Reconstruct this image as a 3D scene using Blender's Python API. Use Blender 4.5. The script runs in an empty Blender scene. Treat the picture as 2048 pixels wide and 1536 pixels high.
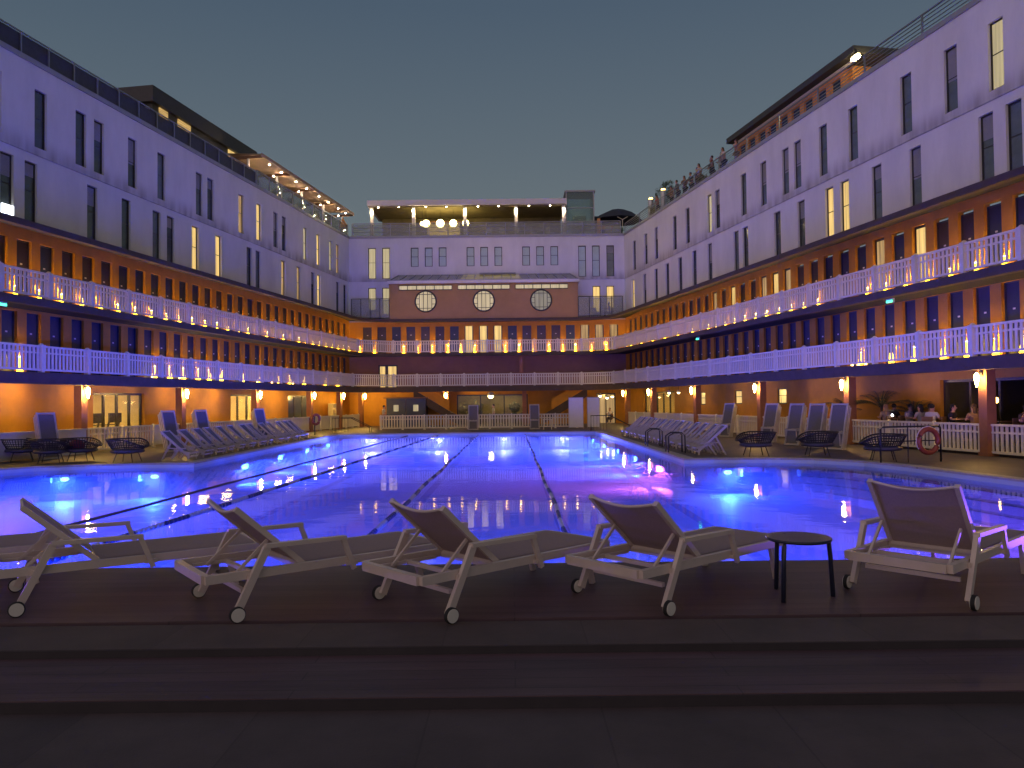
import bpy, bmesh, math, random
from mathutils import Vector, Matrix
R = math.radians
sc = bpy.context.scene
col = sc.collection
rnd = random.Random(7)

# ------------------------------------------------------------------ camera
PITCH, ROLL = R(1.30), R(0.65)
cam_d = bpy.data.cameras.new("camera")
cam = bpy.data.objects.new("camera", cam_d)
col.objects.link(cam)
fw = Vector((0, math.cos(PITCH), math.sin(PITCH)))
up = Vector((0, -math.sin(PITCH), math.cos(PITCH)))
rt = Vector((1, 0, 0))
rt2 = math.cos(ROLL) * rt - math.sin(ROLL) * up
up2 = math.sin(ROLL) * rt + math.cos(ROLL) * up
cam.matrix_world = Matrix(((rt2.x, up2.x, -fw.x, 0), (rt2.y, up2.y, -fw.y, 0), (rt2.z, up2.z, -fw.z, 1.9), (0, 0, 0, 1)))
cam_d.sensor_width = 36
cam_d.lens = 1538 / 2048 * 36
cam_d.clip_end = 1000
sc.camera = cam

# ------------------------------------------------------------------ sky at dusk
world = bpy.data.worlds.new("World")
sc.world = world
world.use_nodes = True
nt = world.node_tree
bg = nt.nodes["Background"]
sky = nt.nodes.new("ShaderNodeTexSky")
sky.sky_type = 'NISHITA'
sky.sun_disc = False
sky.sun_elevation = R(-2.0)
sky.sun_rotation = R(200)
tcw = nt.nodes.new("ShaderNodeTexCoord")
spw = nt.nodes.new("ShaderNodeSeparateXYZ")
nt.links.new(tcw.outputs["Generated"], spw.inputs[0])
ramp = nt.nodes.new("ShaderNodeValToRGB")
els = ramp.color_ramp.elements
els[0].position, els[0].color = 0.0, (0.115, 0.135, 0.135, 1)
els[1].position, els[1].color = 1.0, (0.045, 0.065, 0.10, 1)
for ps_, c_ in ((0.20, (0.100, 0.135, 0.155, 1)), (0.30, (0.078, 0.112, 0.140, 1)), (0.46, (0.046, 0.077, 0.115, 1))):
    e_ = els.new(ps_)
    e_.color = c_
nt.links.new(spw.outputs["Z"], ramp.inputs[0])
addw = nt.nodes.new("ShaderNodeMix")
addw.data_type = 'RGBA'
addw.blend_type = 'ADD'
addw.inputs["Factor"].default_value = 0.15
nt.links.new(ramp.outputs[0], addw.inputs["A"])
nt.links.new(sky.outputs[0], addw.inputs["B"])
# afterglow of the sunset low behind the viewer
dotw = nt.nodes.new("ShaderNodeVectorMath")
dotw.operation = 'DOT_PRODUCT'
dotw.inputs[1].default_value = Vector((-0.55, -0.80, 0.22)).normalized()
nt.links.new(tcw.outputs["Generated"], dotw.inputs[0])
glo = nt.nodes.new("ShaderNodeMapRange")
glo.interpolation_type = 'SMOOTHSTEP'
glo.inputs["From Min"].default_value = 0.15
glo.inputs["From Max"].default_value = 1.0
nt.links.new(dotw.outputs["Value"], glo.inputs[0])
glow = nt.nodes.new("ShaderNodeMix")
glow.data_type = 'RGBA'
glow.blend_type = 'ADD'
nt.links.new(glo.outputs[0], glow.inputs["Factor"])
nt.links.new(addw.outputs["Result"], glow.inputs["A"])
glow.inputs["B"].default_value = (0.40, 0.26, 0.25, 1)
nt.links.new(glow.outputs["Result"], bg.inputs[0])
bg.inputs[1].default_value = 1.08
sun_d = bpy.data.lights.new("sun", 'SUN')
sun_d.energy = 0.01
sun_d.angle = R(20)
sun_d.color = (1, 0.85, 0.7)
sun = bpy.data.objects.new("sun", sun_d)
sun.rotation_euler = (R(80), 0, R(-35))
sun.location = (0, -20, 40)
col.objects.link(sun)
sc.view_settings.view_transform = 'Standard'
sc.view_settings.look = 'None'
sc.view_settings.exposure = 0
sc.view_settings.gamma = 1
cy = sc.cycles
cy.use_denoising = True
cy.max_bounces = 8
cy.diffuse_bounces = 4
cy.glossy_bounces = 4
cy.transparent_max_bounces = 16
cy.transmission_bounces = 4
cy.volume_bounces = 3
cy.sample_clamp_indirect = 6
cy.use_light_tree = True
cy.caustics_reflective = False
cy.caustics_refractive = False

# ------------------------------------------------------------------ materials
def base_mat(name):
    m = bpy.data.materials.new(name)
    m.use_nodes = True
    n = m.node_tree.nodes
    return m, n, m.node_tree.links, n["Principled BSDF"], n["Material Output"]

def mat(name, c, rough=0.6, metal=0.0, var=0.12, scale=3.0, bump=0.0, bscale=40.0, spec=0.5, stretch=(1, 1, 1)):
    m, n, l, p, o = base_mat(name)
    p.inputs["Roughness"].default_value = rough
    p.inputs["Metallic"].default_value = metal
    p.inputs["Specular IOR Level"].default_value = spec
    tc = n.new("ShaderNodeTexCoord")
    mp = n.new("ShaderNodeMapping")
    mp.inputs["Scale"].default_value = stretch
    l.new(tc.outputs["Object"], mp.inputs[0])
    if var:
        t = n.new("ShaderNodeTexNoise")
        t.inputs["Scale"].default_value = scale
        t.inputs["Detail"].default_value = 6
        t.inputs["Roughness"].default_value = 0.65
        l.new(mp.outputs[0], t.inputs["Vector"])
        r = n.new("ShaderNodeValToRGB")
        r.color_ramp.elements[0].position = 0.3
        r.color_ramp.elements[1].position = 0.7
        r.color_ramp.elements[0].color = tuple(max(0, x * (1 - var)) for x in c) + (1,)
        r.color_ramp.elements[1].color = tuple(min(1, x * (1 + var)) for x in c) + (1,)
        l.new(t.outputs["Fac"], r.inputs[0])
        l.new(r.outputs[0], p.inputs["Base Color"])
    else:
        p.inputs["Base Color"].default_value = tuple(c) + (1,)
    if bump:
        t2 = n.new("ShaderNodeTexNoise")
        t2.inputs["Scale"].default_value = bscale
        t2.inputs["Detail"].default_value = 4
        l.new(mp.outputs[0], t2.inputs["Vector"])
        b = n.new("ShaderNodeBump")
        b.inputs["Strength"].default_value = bump
        b.inputs["Distance"].default_value = 0.01
        l.new(t2.outputs["Fac"], b.inputs["Height"])
        l.new(b.outputs[0], p.inputs["Normal"])
    return m

def emit(name, c, s):
    m, n, l, p, o = base_mat(name)
    n.remove(p)
    e = n.new("ShaderNodeEmission")
    e.inputs[0].default_value = tuple(c) + (1,)
    e.inputs[1].default_value = s
    l.new(e.outputs[0], o.inputs[0])
    return m

def lit_pane(name, c, s, lo=0.35, scale=(9, 9, 0.35), contrast=1.0):
    """a lit room behind a curtained pane: uneven folds, glossy glass on top"""
    m, n, l, p, o = base_mat(name)
    p.inputs["Base Color"].default_value = (0.05, 0.045, 0.04, 1)
    p.inputs["Roughness"].default_value = 0.12
    tc = n.new("ShaderNodeTexCoord")
    oi = n.new("ShaderNodeObjectInfo")
    mp = n.new("ShaderNodeMapping")
    mp.inputs["Scale"].default_value = scale
    ad = n.new("ShaderNodeVectorMath")
    ad.operation = 'ADD'
    l.new(tc.outputs["Object"], mp.inputs[0])
    l.new(mp.outputs[0], ad.inputs[0])
    l.new(oi.outputs["Location"], ad.inputs[1])
    t = n.new("ShaderNodeTexNoise")
    t.inputs["Scale"].default_value = 1.0
    t.inputs["Detail"].default_value = 3
    l.new(ad.outputs[0], t.inputs["Vector"])
    mr = n.new("ShaderNodeMapRange")
    mr.inputs["From Min"].default_value = 0.3
    mr.inputs["From Max"].default_value = 0.7
    mr.inputs["To Min"].default_value = s * lo
    mr.inputs["To Max"].default_value = s
    l.new(t.outputs["Fac"], mr.inputs[0])
    p.inputs["Emission Color"].default_value = tuple(c) + (1,)
    l.new(mr.outputs[0], p.inputs["Emission Strength"])
    return m

def glass_thin(name, tint, refl=0.25, rough=0.03, alpha=0.25):
    m, n, l, p, o = base_mat(name)
    n.remove(p)
    tr = n.new("ShaderNodeBsdfTransparent")
    tr.inputs[0].default_value = tuple(tint) + (1,)
    gl = n.new("ShaderNodeBsdfGlossy")
    gl.inputs["Roughness"].default_value = rough
    df = n.new("ShaderNodeBsdfDiffuse")
    df.inputs[0].default_value = tuple(0.5 * t for t in tint) + (1,)
    lw = n.new("ShaderNodeLayerWeight")
    pw = n.new("ShaderNodeMath"); pw.operation = 'POWER'; pw.inputs[1].default_value = 4.5
    l.new(lw.outputs["Facing"], pw.inputs[0])
    fr = n.new("ShaderNodeMath"); fr.operation = 'MULTIPLY_ADD'; fr.inputs[1].default_value = 0.9; fr.inputs[2].default_value = 0.04
    l.new(pw.outputs[0], fr.inputs[0])
    m1 = n.new("ShaderNodeMixShader")
    l.new(fr.outputs[0], m1.inputs[0])
    l.new(tr.outputs[0], m1.inputs[1])
    l.new(gl.outputs[0], m1.inputs[2])
    m2 = n.new("ShaderNodeMixShader")
    m2.inputs[0].default_value = alpha
    l.new(m1.outputs[0], m2.inputs[1])
    l.new(df.outputs[0], m2.inputs[2])
    l.new(m2.outputs[0], o.inputs[0])
    return m

def water_mat():
    m, n, l, p, o = base_mat("pool_water")
    n.remove(p)
    tr = n.new("ShaderNodeBsdfTransparent")
    tr.inputs[0].default_value = (0.86, 0.93, 1, 1)
    gl = n.new("ShaderNodeBsdfGlossy")
    gl.inputs["Roughness"].default_value = 0.02
    gl.inputs["Color"].default_value = (0.72, 0.78, 0.95, 1)
    fr = n.new("ShaderNodeFresnel")
    fr.inputs[0].default_value = 1.33
    tc = n.new("ShaderNodeTexCoord")
    def noise(scale, detail, stretch):
        mp = n.new("ShaderNodeMapping")
        mp.inputs["Scale"].default_value = stretch
        l.new(tc.outputs["Object"], mp.inputs[0])
        t = n.new("ShaderNodeTexNoise")
        t.inputs["Scale"].default_value = scale
        t.inputs["Detail"].default_value = detail
        l.new(mp.outputs[0], t.inputs["Vector"])
        return t
    a = noise(1.1, 2, (0.7, 1, 1))
    b = noise(4.5, 2, (0.8, 1, 1))
    mx = n.new("ShaderNodeMath")
    mx.operation = 'MULTIPLY_ADD'
    l.new(b.outputs["Fac"], mx.inputs[0])
    mx.inputs[1].default_value = 0.22
    l.new(a.outputs["Fac"], mx.inputs[2])
    bp = n.new("ShaderNodeBump")
    bp.inputs["Strength"].default_value = 1.0
    bp.inputs["Distance"].default_value = 0.005
    l.new(mx.outputs[0], bp.inputs["Height"])
    l.new(bp.outputs[0], gl.inputs["Normal"])
    l.new(bp.outputs[0], fr.inputs["Normal"])
    mix = n.new("ShaderNodeMixShader")
    l.new(fr.outputs[0], mix.inputs[0])
    l.new(tr.outputs[0], mix.inputs[1])
    l.new(gl.outputs[0], mix.inputs[2])
    l.new(mix.outputs[0], o.inputs[0])
    water_body(n, l, o)
    return m

def water_body(n, l, o):
    """slightly cloudy chlorinated water: even density"""
    v = n.new("ShaderNodeVolumeScatter")
    v.inputs["Color"].default_value = (0.93, 0.96, 1, 1)
    v.inputs["Density"].default_value = 0.09
    v.inputs["Anisotropy"].default_value = 0.2
    l.new(v.outputs[0], o.inputs["Volume"])

def water_side_mat():
    m, n, l, p, o = base_mat("pool_water_side")
    n.remove(p)
    tr = n.new("ShaderNodeBsdfTransparent")
    l.new(tr.outputs[0], o.inputs[0])
    water_body(n, l, o)
    return m

def rope_mat():
    m, n, l, p, o = base_mat("lane_floats")
    p.inputs["Roughness"].default_value = 0.35
    tc = n.new("ShaderNodeTexCoord")
    sp = n.new("ShaderNodeSeparateXYZ")
    l.new(tc.outputs["Object"], sp.inputs[0])
    md = n.new("ShaderNodeMath"); md.operation = 'PINGPONG'; md.inputs[1].default_value = 0.9
    l.new(sp.outputs["Y"], md.inputs[0])
    gt = n.new("ShaderNodeMath"); gt.operation = 'GREATER_THAN'; gt.inputs[1].default_value = 0.45
    l.new(md.outputs[0], gt.inputs[0])
    mx = n.new("ShaderNodeMix"); mx.data_type = 'RGBA'
    l.new(gt.outputs[0], mx.inputs["Factor"])
    mx.inputs["A"].default_value = (0.36, 0.36, 0.40, 1)
    mx.inputs["B"].default_value = (0.02, 0.035, 0.14, 1)
    l.new(mx.outputs["Result"], p.inputs["Base Color"])
    return m

M = dict(
    white_wall=mat("white_render", (0.74, 0.73, 0.71), 0.75, var=0.10, scale=0.7, bump=0.05, bscale=30, stretch=(1, 1, 0.35)),
    deck_white=mat("weathered_white", (0.42, 0.38, 0.32), 0.6, var=0.12, scale=6),
    white_paint=mat("white_paint", (0.72, 0.66, 0.50), 0.5, var=0.06, scale=6),
    ochre=mat("ochre_render", (0.54, 0.24, 0.018), 0.75, var=0.14, scale=1.2, bump=0.05),
    block_brown=mat("block_render", (0.42, 0.25, 0.085), 0.75, var=0.10, scale=0.8, bump=0.04),
    ochre_unlit=mat("unlit_ochre_render", (0.30, 0.16, 0.10), 0.75, var=0.12, scale=1.0, bump=0.04),  # ochre paint with the unlit gallery's shade put into the colour
    column=mat("column_paint", (0.30, 0.12, 0.05), 0.6, var=0.12, scale=4),
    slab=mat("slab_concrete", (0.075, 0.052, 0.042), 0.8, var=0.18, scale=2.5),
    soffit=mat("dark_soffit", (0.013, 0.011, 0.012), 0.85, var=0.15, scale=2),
    gallery=mat("gallery_floor", (0.28, 0.24, 0.22), 0.7, var=0.15, scale=3),
    fascia=mat("grey_metal", (0.34, 0.34, 0.36), 0.45, 0.3, var=0.08),
    rail=mat("rail_metal", (0.30, 0.30, 0.33), 0.35, 0.6, var=0.05),
    dark=mat("dark_frame", (0.025, 0.022, 0.022), 0.4, var=0.1),
    black=mat("black_metal", (0.012, 0.012, 0.014), 0.45, var=0.1),
    panel=mat("dark_panel", (0.045, 0.045, 0.055), 0.5, var=0.25, scale=5),
    pane_dark=mat("dark_glass", (0.06, 0.075, 0.085), 0.08, var=0.3, scale=1.5, spec=0.9),
    pane_grey=mat("blind_glass", (0.52, 0.66, 0.58), 0.18, var=0.08, scale=2),
    pane_slate=mat("slate_glass", (0.13, 0.16, 0.155), 0.12, var=0.2, scale=2, spec=0.8),
    pane_lit=lit_pane("lit_room_glass", (1.0, 0.66, 0.22), 1.15, 0.45),
    pane_dim=lit_pane("curtained_lit_glass", (1.0, 0.62, 0.26), 0.55, 0.35),
    pane_pale=lit_pane("pale_lit_glass", (1.0, 0.82, 0.46), 0.55, 0.6),
    pane_cream=lit_pane("cream_lit_glass", (1.0, 0.80, 0.50), 0.62, 0.7),
    pane_milk_glow=lit_pane("milky_glass", (0.95, 0.85, 0.68), 0.30, 0.6),  # for an unlit pane; its pale tone is put in as glow
    blind=mat("window_blind", (0.30, 0.30, 0.29), 0.6, var=0.1),
    pane_dusk=lit_pane("dim_lit_glazing", (0.85, 0.66, 0.26), 0.22, 0.25, scale=(.8, 2, 2)),
    door_blue=mat("blue_door_paint", (0.022, 0.034, 0.075), 0.35, var=0.12, scale=2),
    door_dark=mat("dark_door_paint", (0.045, 0.035, 0.045), 0.35, var=0.15, scale=2),
    plate=mat("white_enamel", (0.7, 0.7, 0.7), 0.4, var=0),
    uplight=emit("amber_lamp", (1, 0.60, 0.08), 1100),
    cone=emit("amber_cone_glow", (1, 0.57, 0.02), 12),
    candle=emit("candle_glow", (1, 0.55, 0.12), 14),
    lantern=emit("lantern_glow", (1, 0.60, 0.14), 420),
    lantern_dim=emit("dim_lantern_glow", (1, 0.58, 0.14), 230),
    globe=emit("globe_glow", (1, 0.78, 0.32), 16),
    spot=emit("spot_glow", (1, 0.82, 0.60), 60),
    washer=emit("washer_glow", (1, 0.80, 0.42), 900),
    washer_soft=emit("soft_washer_glow", (1, 0.72, 0.40), 1500),
    strip=emit("amber_strip_glow", (1, 0.58, 0.07), 120),
    flood=emit("flood_glow", (1, 0.80, 0.35), 130),
    room_light=emit("room_light", (1, 0.72, 0.25), 65),
    phone=emit("screen_glow", (0.85, 0.92, 1), 10),
    white_lamp=emit("white_lamp_glow", (0.9, 0.95, 1), 3.5),
    green=emit("green_sign_glow", (0.05, 1, 0.25), 6),
    room=mat("room_paint", (0.62, 0.50, 0.28), 0.8, var=0.08),
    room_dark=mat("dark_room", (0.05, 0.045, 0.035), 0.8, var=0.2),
    pool=mat("pool_paint", (0.46, 0.54, 0.64), 0.55, var=0.10, scale=0.5),
    pool_line=mat("pool_line_tile", (0.015, 0.02, 0.06), 0.5, var=0.2),
    coping=mat("coping_stone", (0.40, 0.36, 0.33), 0.6, var=0.15, scale=4, bump=0.1),
    deck=mat("deck_tile", (0.085, 0.068, 0.064), 0.55, var=0.25, scale=1.5, bump=0.15, bscale=60),
    near_deck=mat("near_deck_board", (0.10, 0.058, 0.064), 0.55, var=0.30, scale=2.2, bump=0.2, bscale=25, stretch=(0.25, 3, 1)),
    riser_shade=mat("riser_shade_dark", (0.030, 0.024, 0.026), 0.7, var=0.2),
    near_stone=mat("near_step_stone", (0.085, 0.062, 0.06), 0.7, var=0.25, scale=1.6, bump=0.2, bscale=80),
    water=water_mat(),
    rope=rope_mat(),
    cable=mat("brown_cable", (0.10, 0.06, 0.05), 0.6),
    frame=mat("lounger_frame", (0.64, 0.53, 0.45), 0.38, 0.1, var=0.06, scale=8),
    sling=mat("lounger_mesh_fabric", (0.55, 0.42, 0.39), 0.85, var=0.08, scale=60, bump=0.4, bscale=700),
    tyre=mat("black_rubber", (0.012, 0.012, 0.012), 0.7, var=0.1),
    hub=mat("wheel_hub", (0.66, 0.62, 0.52), 0.4, var=0.05),
    table=mat("table_paint", (0.018, 0.022, 0.045), 0.35, var=0.1),
    chair_cloth=mat("grey_blue_canvas", (0.14, 0.13, 0.12), 0.85, var=0.1, scale=30, bump=0.2, bscale=300),
    wicker=mat("black_wicker", (0.014, 0.013, 0.016), 0.6, var=0.3, scale=60, bump=0.8, bscale=120),
    cushion_red=mat("dark_red_cloth", (0.16, 0.025, 0.03), 0.8),
    buoy=mat("orange_buoy", (0.26, 0.055, 0.022), 0.5, var=0.1),
    leaf=mat("leaf_green", (0.045, 0.075, 0.02), 0.5, var=0.4, scale=6),
    leaf_dark=mat("leaf_dark", (0.022, 0.035, 0.016), 0.55, var=0.4, scale=5),
    leaf_lit=mat("leaf_yellow", (0.22, 0.20, 0.03), 0.5, var=0.3, scale=6),
    bark=mat("bark", (0.08, 0.05, 0.03), 0.9, var=0.3),
    pot=mat("pot_clay", (0.12, 0.10, 0.09), 0.7),
    canvas_tan=mat("tan_canvas", (0.60, 0.45, 0.33), 0.85, var=0.10, scale=1.5),
    pergola_white=mat("pergola_white", (0.72, 0.66, 0.66), 0.5, var=0.04),
    olive=mat("olive_panel", (0.22, 0.18, 0.08), 0.7, var=0.25, scale=1.2),
    parasol=mat("navy_canvas", (0.03, 0.035, 0.05), 0.85),
    orange=mat("orange_paint", (0.72, 0.30, 0.085), 0.6, var=0.15, scale=2),
    orange_pale=mat("pale_orange_paint", (0.62, 0.31, 0.15), 0.7, var=0.25, scale=2.5),
    navy_glass=mat("navy_glass", (0.03, 0.045, 0.12), 0.15, var=0.3),
    roof_dark=mat("dark_roof_metal", (0.045, 0.045, 0.05), 0.6, var=0.15),
    zinc=mat("zinc_panel", (0.07, 0.065, 0.065), 0.5, var=0.3, scale=0.8),
    zinc_pale=mat("pale_panel", (0.30, 0.28, 0.27), 0.6, var=0.2),
    slit=lit_pane("louvre_glow", (1, 0.62, 0.2), 0.9, 0.1, scale=(1, 1, 40)),
    glass_rail=glass_thin("rail_glass", (0.85, 0.88, 0.82), alpha=0.38),
    glass_lift=glass_thin("lift_glass", (0.55, 0.72, 0.70), alpha=0.35),
    steel=mat("brushed_steel", (0.45, 0.45, 0.46), 0.35, 0.8, var=0.1),
    wood=mat("wood", (0.20, 0.10, 0.05), 0.6, var=0.3, scale=3, stretch=(1, 1, 6)),
    board=mat("white_board", (0.68, 0.67, 0.68), 0.6, var=0.05),
    skin=mat("skin", (0.45, 0.25, 0.17), 0.55, var=0.05),
    eye=mat("eye_dark", (0.02, 0.015, 0.012), 0.3, var=0),
)

def translucent(m, fac):
    n, l = m.node_tree.nodes, m.node_tree.links
    p, o = n["Principled BSDF"], n["Material Output"]
    t = n.new("ShaderNodeBsdfTranslucent")
    src = p.inputs["Base Color"].links
    if src: l.new(src[0].from_socket, t.inputs[0])
    mx = n.new("ShaderNodeMixShader")
    mx.inputs[0].default_value = fac
    l.new(p.outputs[0], mx.inputs[1]); l.new(t.outputs[0], mx.inputs[2]); l.new(mx.outputs[0], o.inputs[0])
translucent(M['sling'], .4)
translucent(M['canvas_tan'], .35)

def weather(m, levels, strength, tint):
    """dirt that has run down to the foot of each storey, broken into vertical streaks"""
    n, l = m.node_tree.nodes, m.node_tree.links
    p = n["Principled BSDF"]
    tc = n.new("ShaderNodeTexCoord")
    sp = n.new("ShaderNodeSeparateXYZ"); l.new(tc.outputs["Object"], sp.inputs[0])
    mp = n.new("ShaderNodeMapping"); mp.inputs["Scale"].default_value = (1.6, 1.6, .12); l.new(tc.outputs["Object"], mp.inputs[0])
    t = n.new("ShaderNodeTexNoise"); t.inputs["Scale"].default_value = 1.5; t.inputs["Detail"].default_value = 7; l.new(mp.outputs[0], t.inputs["Vector"])
    acc = None
    for z, h in levels:
        mr = n.new("ShaderNodeMapRange"); mr.interpolation_type = 'SMOOTHSTEP'
        mr.inputs["From Min"].default_value = z + h; mr.inputs["From Max"].default_value = z
        l.new(sp.outputs["Z"], mr.inputs[0])
        gt = n.new("ShaderNodeMath"); gt.operation = 'GREATER_THAN'; gt.inputs[1].default_value = z - .01; l.new(sp.outputs["Z"], gt.inputs[0])
        mu = n.new("ShaderNodeMath"); mu.operation = 'MULTIPLY'; l.new(mr.outputs[0], mu.inputs[0]); l.new(gt.outputs[0], mu.inputs[1])
        if acc is None: acc = mu
        else:
            mx = n.new("ShaderNodeMath"); mx.operation = 'MAXIMUM'; l.new(acc.outputs[0], mx.inputs[0]); l.new(mu.outputs[0], mx.inputs[1]); acc = mx
    r = n.new("ShaderNodeMapRange"); r.inputs["From Min"].default_value = .35; r.inputs["From Max"].default_value = .7; l.new(t.outputs["Fac"], r.inputs[0])
    r.inputs["To Min"].default_value = .35
    f = n.new("ShaderNodeMath"); f.operation = 'MULTIPLY'; l.new(acc.outputs[0], f.inputs[0]); l.new(r.outputs[0], f.inputs[1])
    f2 = n.new("ShaderNodeMath"); f2.operation = 'MULTIPLY'; l.new(f.outputs[0], f2.inputs[0]); f2.inputs[1].default_value = strength
    mix = n.new("ShaderNodeMix"); mix.data_type = 'RGBA'
    l.new(f2.outputs[0], mix.inputs["Factor"]); l.new(p.inputs["Base Color"].links[0].from_socket, mix.inputs["A"])
    mix.inputs["B"].default_value = tuple(tint) + (1,)
    l.new(mix.outputs["Result"], p.inputs["Base Color"])
def seams(m, w, h, depth, offset=.5, mortar=.006, rot=0):
    """joints between boards or slabs, a little darker than the surface"""
    n, l = m.node_tree.nodes, m.node_tree.links
    p = n["Principled BSDF"]
    tc = n.new("ShaderNodeTexCoord")
    b = n.new("ShaderNodeTexBrick")
    b.offset = offset
    b.inputs["Scale"].default_value = 1
    b.inputs["Brick Width"].default_value = w
    b.inputs["Row Height"].default_value = h
    b.inputs["Mortar Size"].default_value = mortar
    b.inputs["Mortar Smooth"].default_value = .3
    b.inputs["Color1"].default_value = (1, 1, 1, 1)
    b.inputs["Color2"].default_value = (.78, .78, .80, 1)
    b.inputs["Mortar"].default_value = (depth, depth, depth, 1)
    l.new(tc.outputs["Object"], b.inputs["Vector"])
    mx = n.new("ShaderNodeMix"); mx.data_type = 'RGBA'; mx.blend_type = 'MULTIPLY'; mx.inputs["Factor"].default_value = 1
    l.new(p.inputs["Base Color"].links[0].from_socket, mx.inputs["A"]); l.new(b.outputs["Color"], mx.inputs["B"])
    l.new(mx.outputs["Result"], p.inputs["Base Color"])
seams(M['near_deck'], 2.4, .145, .5, mortar=.005)
seams(M['near_stone'], .9, 30, .72, mortar=.006)
seams(M['deck'], .6, .6, .55, offset=0, mortar=.008)
seams(M['coping'], .8, 60, .6, mortar=.006)
weather(M['white_wall'], ((12.02, .9), (8.6, 1.0)), .75, (.22, .19, .15))

# ------------------------------------------------------------------ mesh builder
class MB:
    def __init__(s, T=None):
        s.v, s.f, s.T = [], [], T
    def add(s, vs, fs):
        b = len(s.v)
        for p in vs:
            p = Vector(p)
            s.v.append(s.T @ p if s.T is not None else p)
        s.f += [tuple(b + i for i in q) for q in fs]
        return s
    def box(s, x0, x1, y0, y1, z0, z1, Mx=None):
        vs = [Vector((x, y, z)) for z in (z0, z1) for y in (y0, y1) for x in (x0, x1)]
        if Mx is not None:
            vs = [Mx @ p for p in vs]
        return s.add(vs, [(0, 2, 3, 1), (4, 5, 7, 6), (0, 1, 5, 4), (2, 6, 7, 3), (0, 4, 6, 2), (1, 3, 7, 5)])
    def bar(s, a, b, w, h, upv=(0, 0, 1)):
        a, b = Vector(a), Vector(b)
        d = (b - a)
        L = d.length
        d.normalize()
        u = Vector(upv)
        sd = d.cross(u)
        if sd.length < 1e-4:
            sd = d.cross(Vector((1, 0, 0)))
        sd.normalize()
        u = sd.cross(d)
        vs = []
        for p in (a, b):
            for i, j in ((-1, -1), (1, -1), (1, 1), (-1, 1)):
                vs.append(p + sd * (i * w / 2) + u * (j * h / 2))
        return s.add(vs, [(0, 1, 2, 3), (7, 6, 5, 4), (0, 4, 5, 1), (1, 5, 6, 2), (2, 6, 7, 3), (3, 7, 4, 0)])
    def tube(s, pts, r, n=8, close=False):
        pts = [Vector(p) for p in pts]
        k = len(pts)
        rs = r if isinstance(r, (list, tuple)) else [r] * k
        vs, fs = [], []
        for i, p in enumerate(pts):
            if close:
                d = pts[(i + 1) % k] - pts[i - 1]
            else:
                d = pts[min(i + 1, k - 1)] - pts[max(i - 1, 0)]
            d.normalize()
            u = Vector((0, 0, 1)) if abs(d.z) < 0.95 else Vector((1, 0, 0))
            a = d.cross(u).normalized()
            b = a.cross(d)
            for j in range(n):
                t = 2 * math.pi * j / n
                vs.append(p + (a * math.cos(t) + b * math.sin(t)) * rs[i])
        for i in range(k if close else k - 1):
            for j in range(n):
                q = (i + 1) % k
                fs.append((i * n + j, i * n + (j + 1) % n, q * n + (j + 1) % n, q * n + j))
        if not close:
            fs.append(tuple(range(n)))
            fs.append(tuple((k - 1) * n + j for j in range(n)))
        return s.add(vs, fs)
    def lathe(s, prof, c=(0, 0, 0), n=16, Mx=None):
        vs, fs = [], []
        for r, z in prof:
            for j in range(n):
                t = 2 * math.pi * j / n
                p = Vector((r * math.cos(t), r * math.sin(t), z))
                if Mx is not None:
                    p = Mx @ p
                vs.append(p + Vector(c))
        k = len(prof)
        for i in range(k - 1):
            for j in range(n):
                fs.append((i * n + j, i * n + (j + 1) % n, (i + 1) * n + (j + 1) % n, (i + 1) * n + j))
        if prof[0][0] > 1e-4:
            fs.append(tuple(reversed(range(n))))
        if prof[-1][0] > 1e-4:
            fs.append(tuple((k - 1) * n + j for j in range(n)))
        return s.add(vs, fs)
    def ball(s, c, r, n=10, m=6):
        rx, ry, rz = r if isinstance(r, (tuple, list)) else (r, r, r)
        prof = [(max(1e-5, math.sin(math.pi * i / m)), -math.cos(math.pi * i / m)) for i in range(m + 1)]
        return s.lathe(prof, c, n, Matrix.Diagonal((rx, ry, rz)))
    def prism(s, poly, z0, z1):
        n = len(poly)
        vs = [(p[0], p[1], z0) for p in poly] + [(p[0], p[1], z1) for p in poly]
        fs = [tuple(reversed(range(n))), tuple(range(n, 2 * n))]
        fs += [(i, (i + 1) % n, n + (i + 1) % n, n + i) for i in range(n)]
        return s.add(vs, fs)
    def strip(s, A, B, z0, z1):
        """closed slab between two matching plan polylines"""
        n = len(A)
        vs = [(p[0], p[1], z) for z in (z0, z1) for P in (A, B) for p in P]
        a0, b0, a1, b1 = 0, n, 2 * n, 3 * n
        fs = []
        for i in range(n - 1):
            fs += [(a0 + i, b0 + i, b0 + i + 1, a0 + i + 1), (a1 + i, a1 + i + 1, b1 + i + 1, b1 + i),
                   (a0 + i, a0 + i + 1, a1 + i + 1, a1 + i), (b0 + i, b1 + i, b1 + i + 1, b0 + i + 1)]
        fs += [(a0, a1, b1, b0), (a0 + n - 1, b0 + n - 1, b1 + n - 1, a1 + n - 1)]
        return s.add(vs, fs)
    def wall(s, u0, u1, z0, z1, o, holes=(), depth=0.18):
        """a wall face in the (u, o, z) frame, with reveals round its openings; o grows away from the court"""
        us = sorted({u0, u1} | {x for h in holes for x in h[:2] if u0 < x < u1})
        zs = sorted({z0, z1} | {x for h in holes for x in h[2:] if z0 < x < z1})
        for i in range(len(us) - 1):
            for j in range(len(zs) - 1):
                cx, cz = (us[i] + us[i + 1]) / 2, (zs[j] + zs[j + 1]) / 2
                if any(h[0] < cx < h[1] and h[2] < cz < h[3] for h in holes):
                    continue
                s.add([(us[i], o, zs[j]), (us[i + 1], o, zs[j]), (us[i + 1], o, zs[j + 1]), (us[i], o, zs[j + 1])], [(0, 1, 2, 3)])
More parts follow.
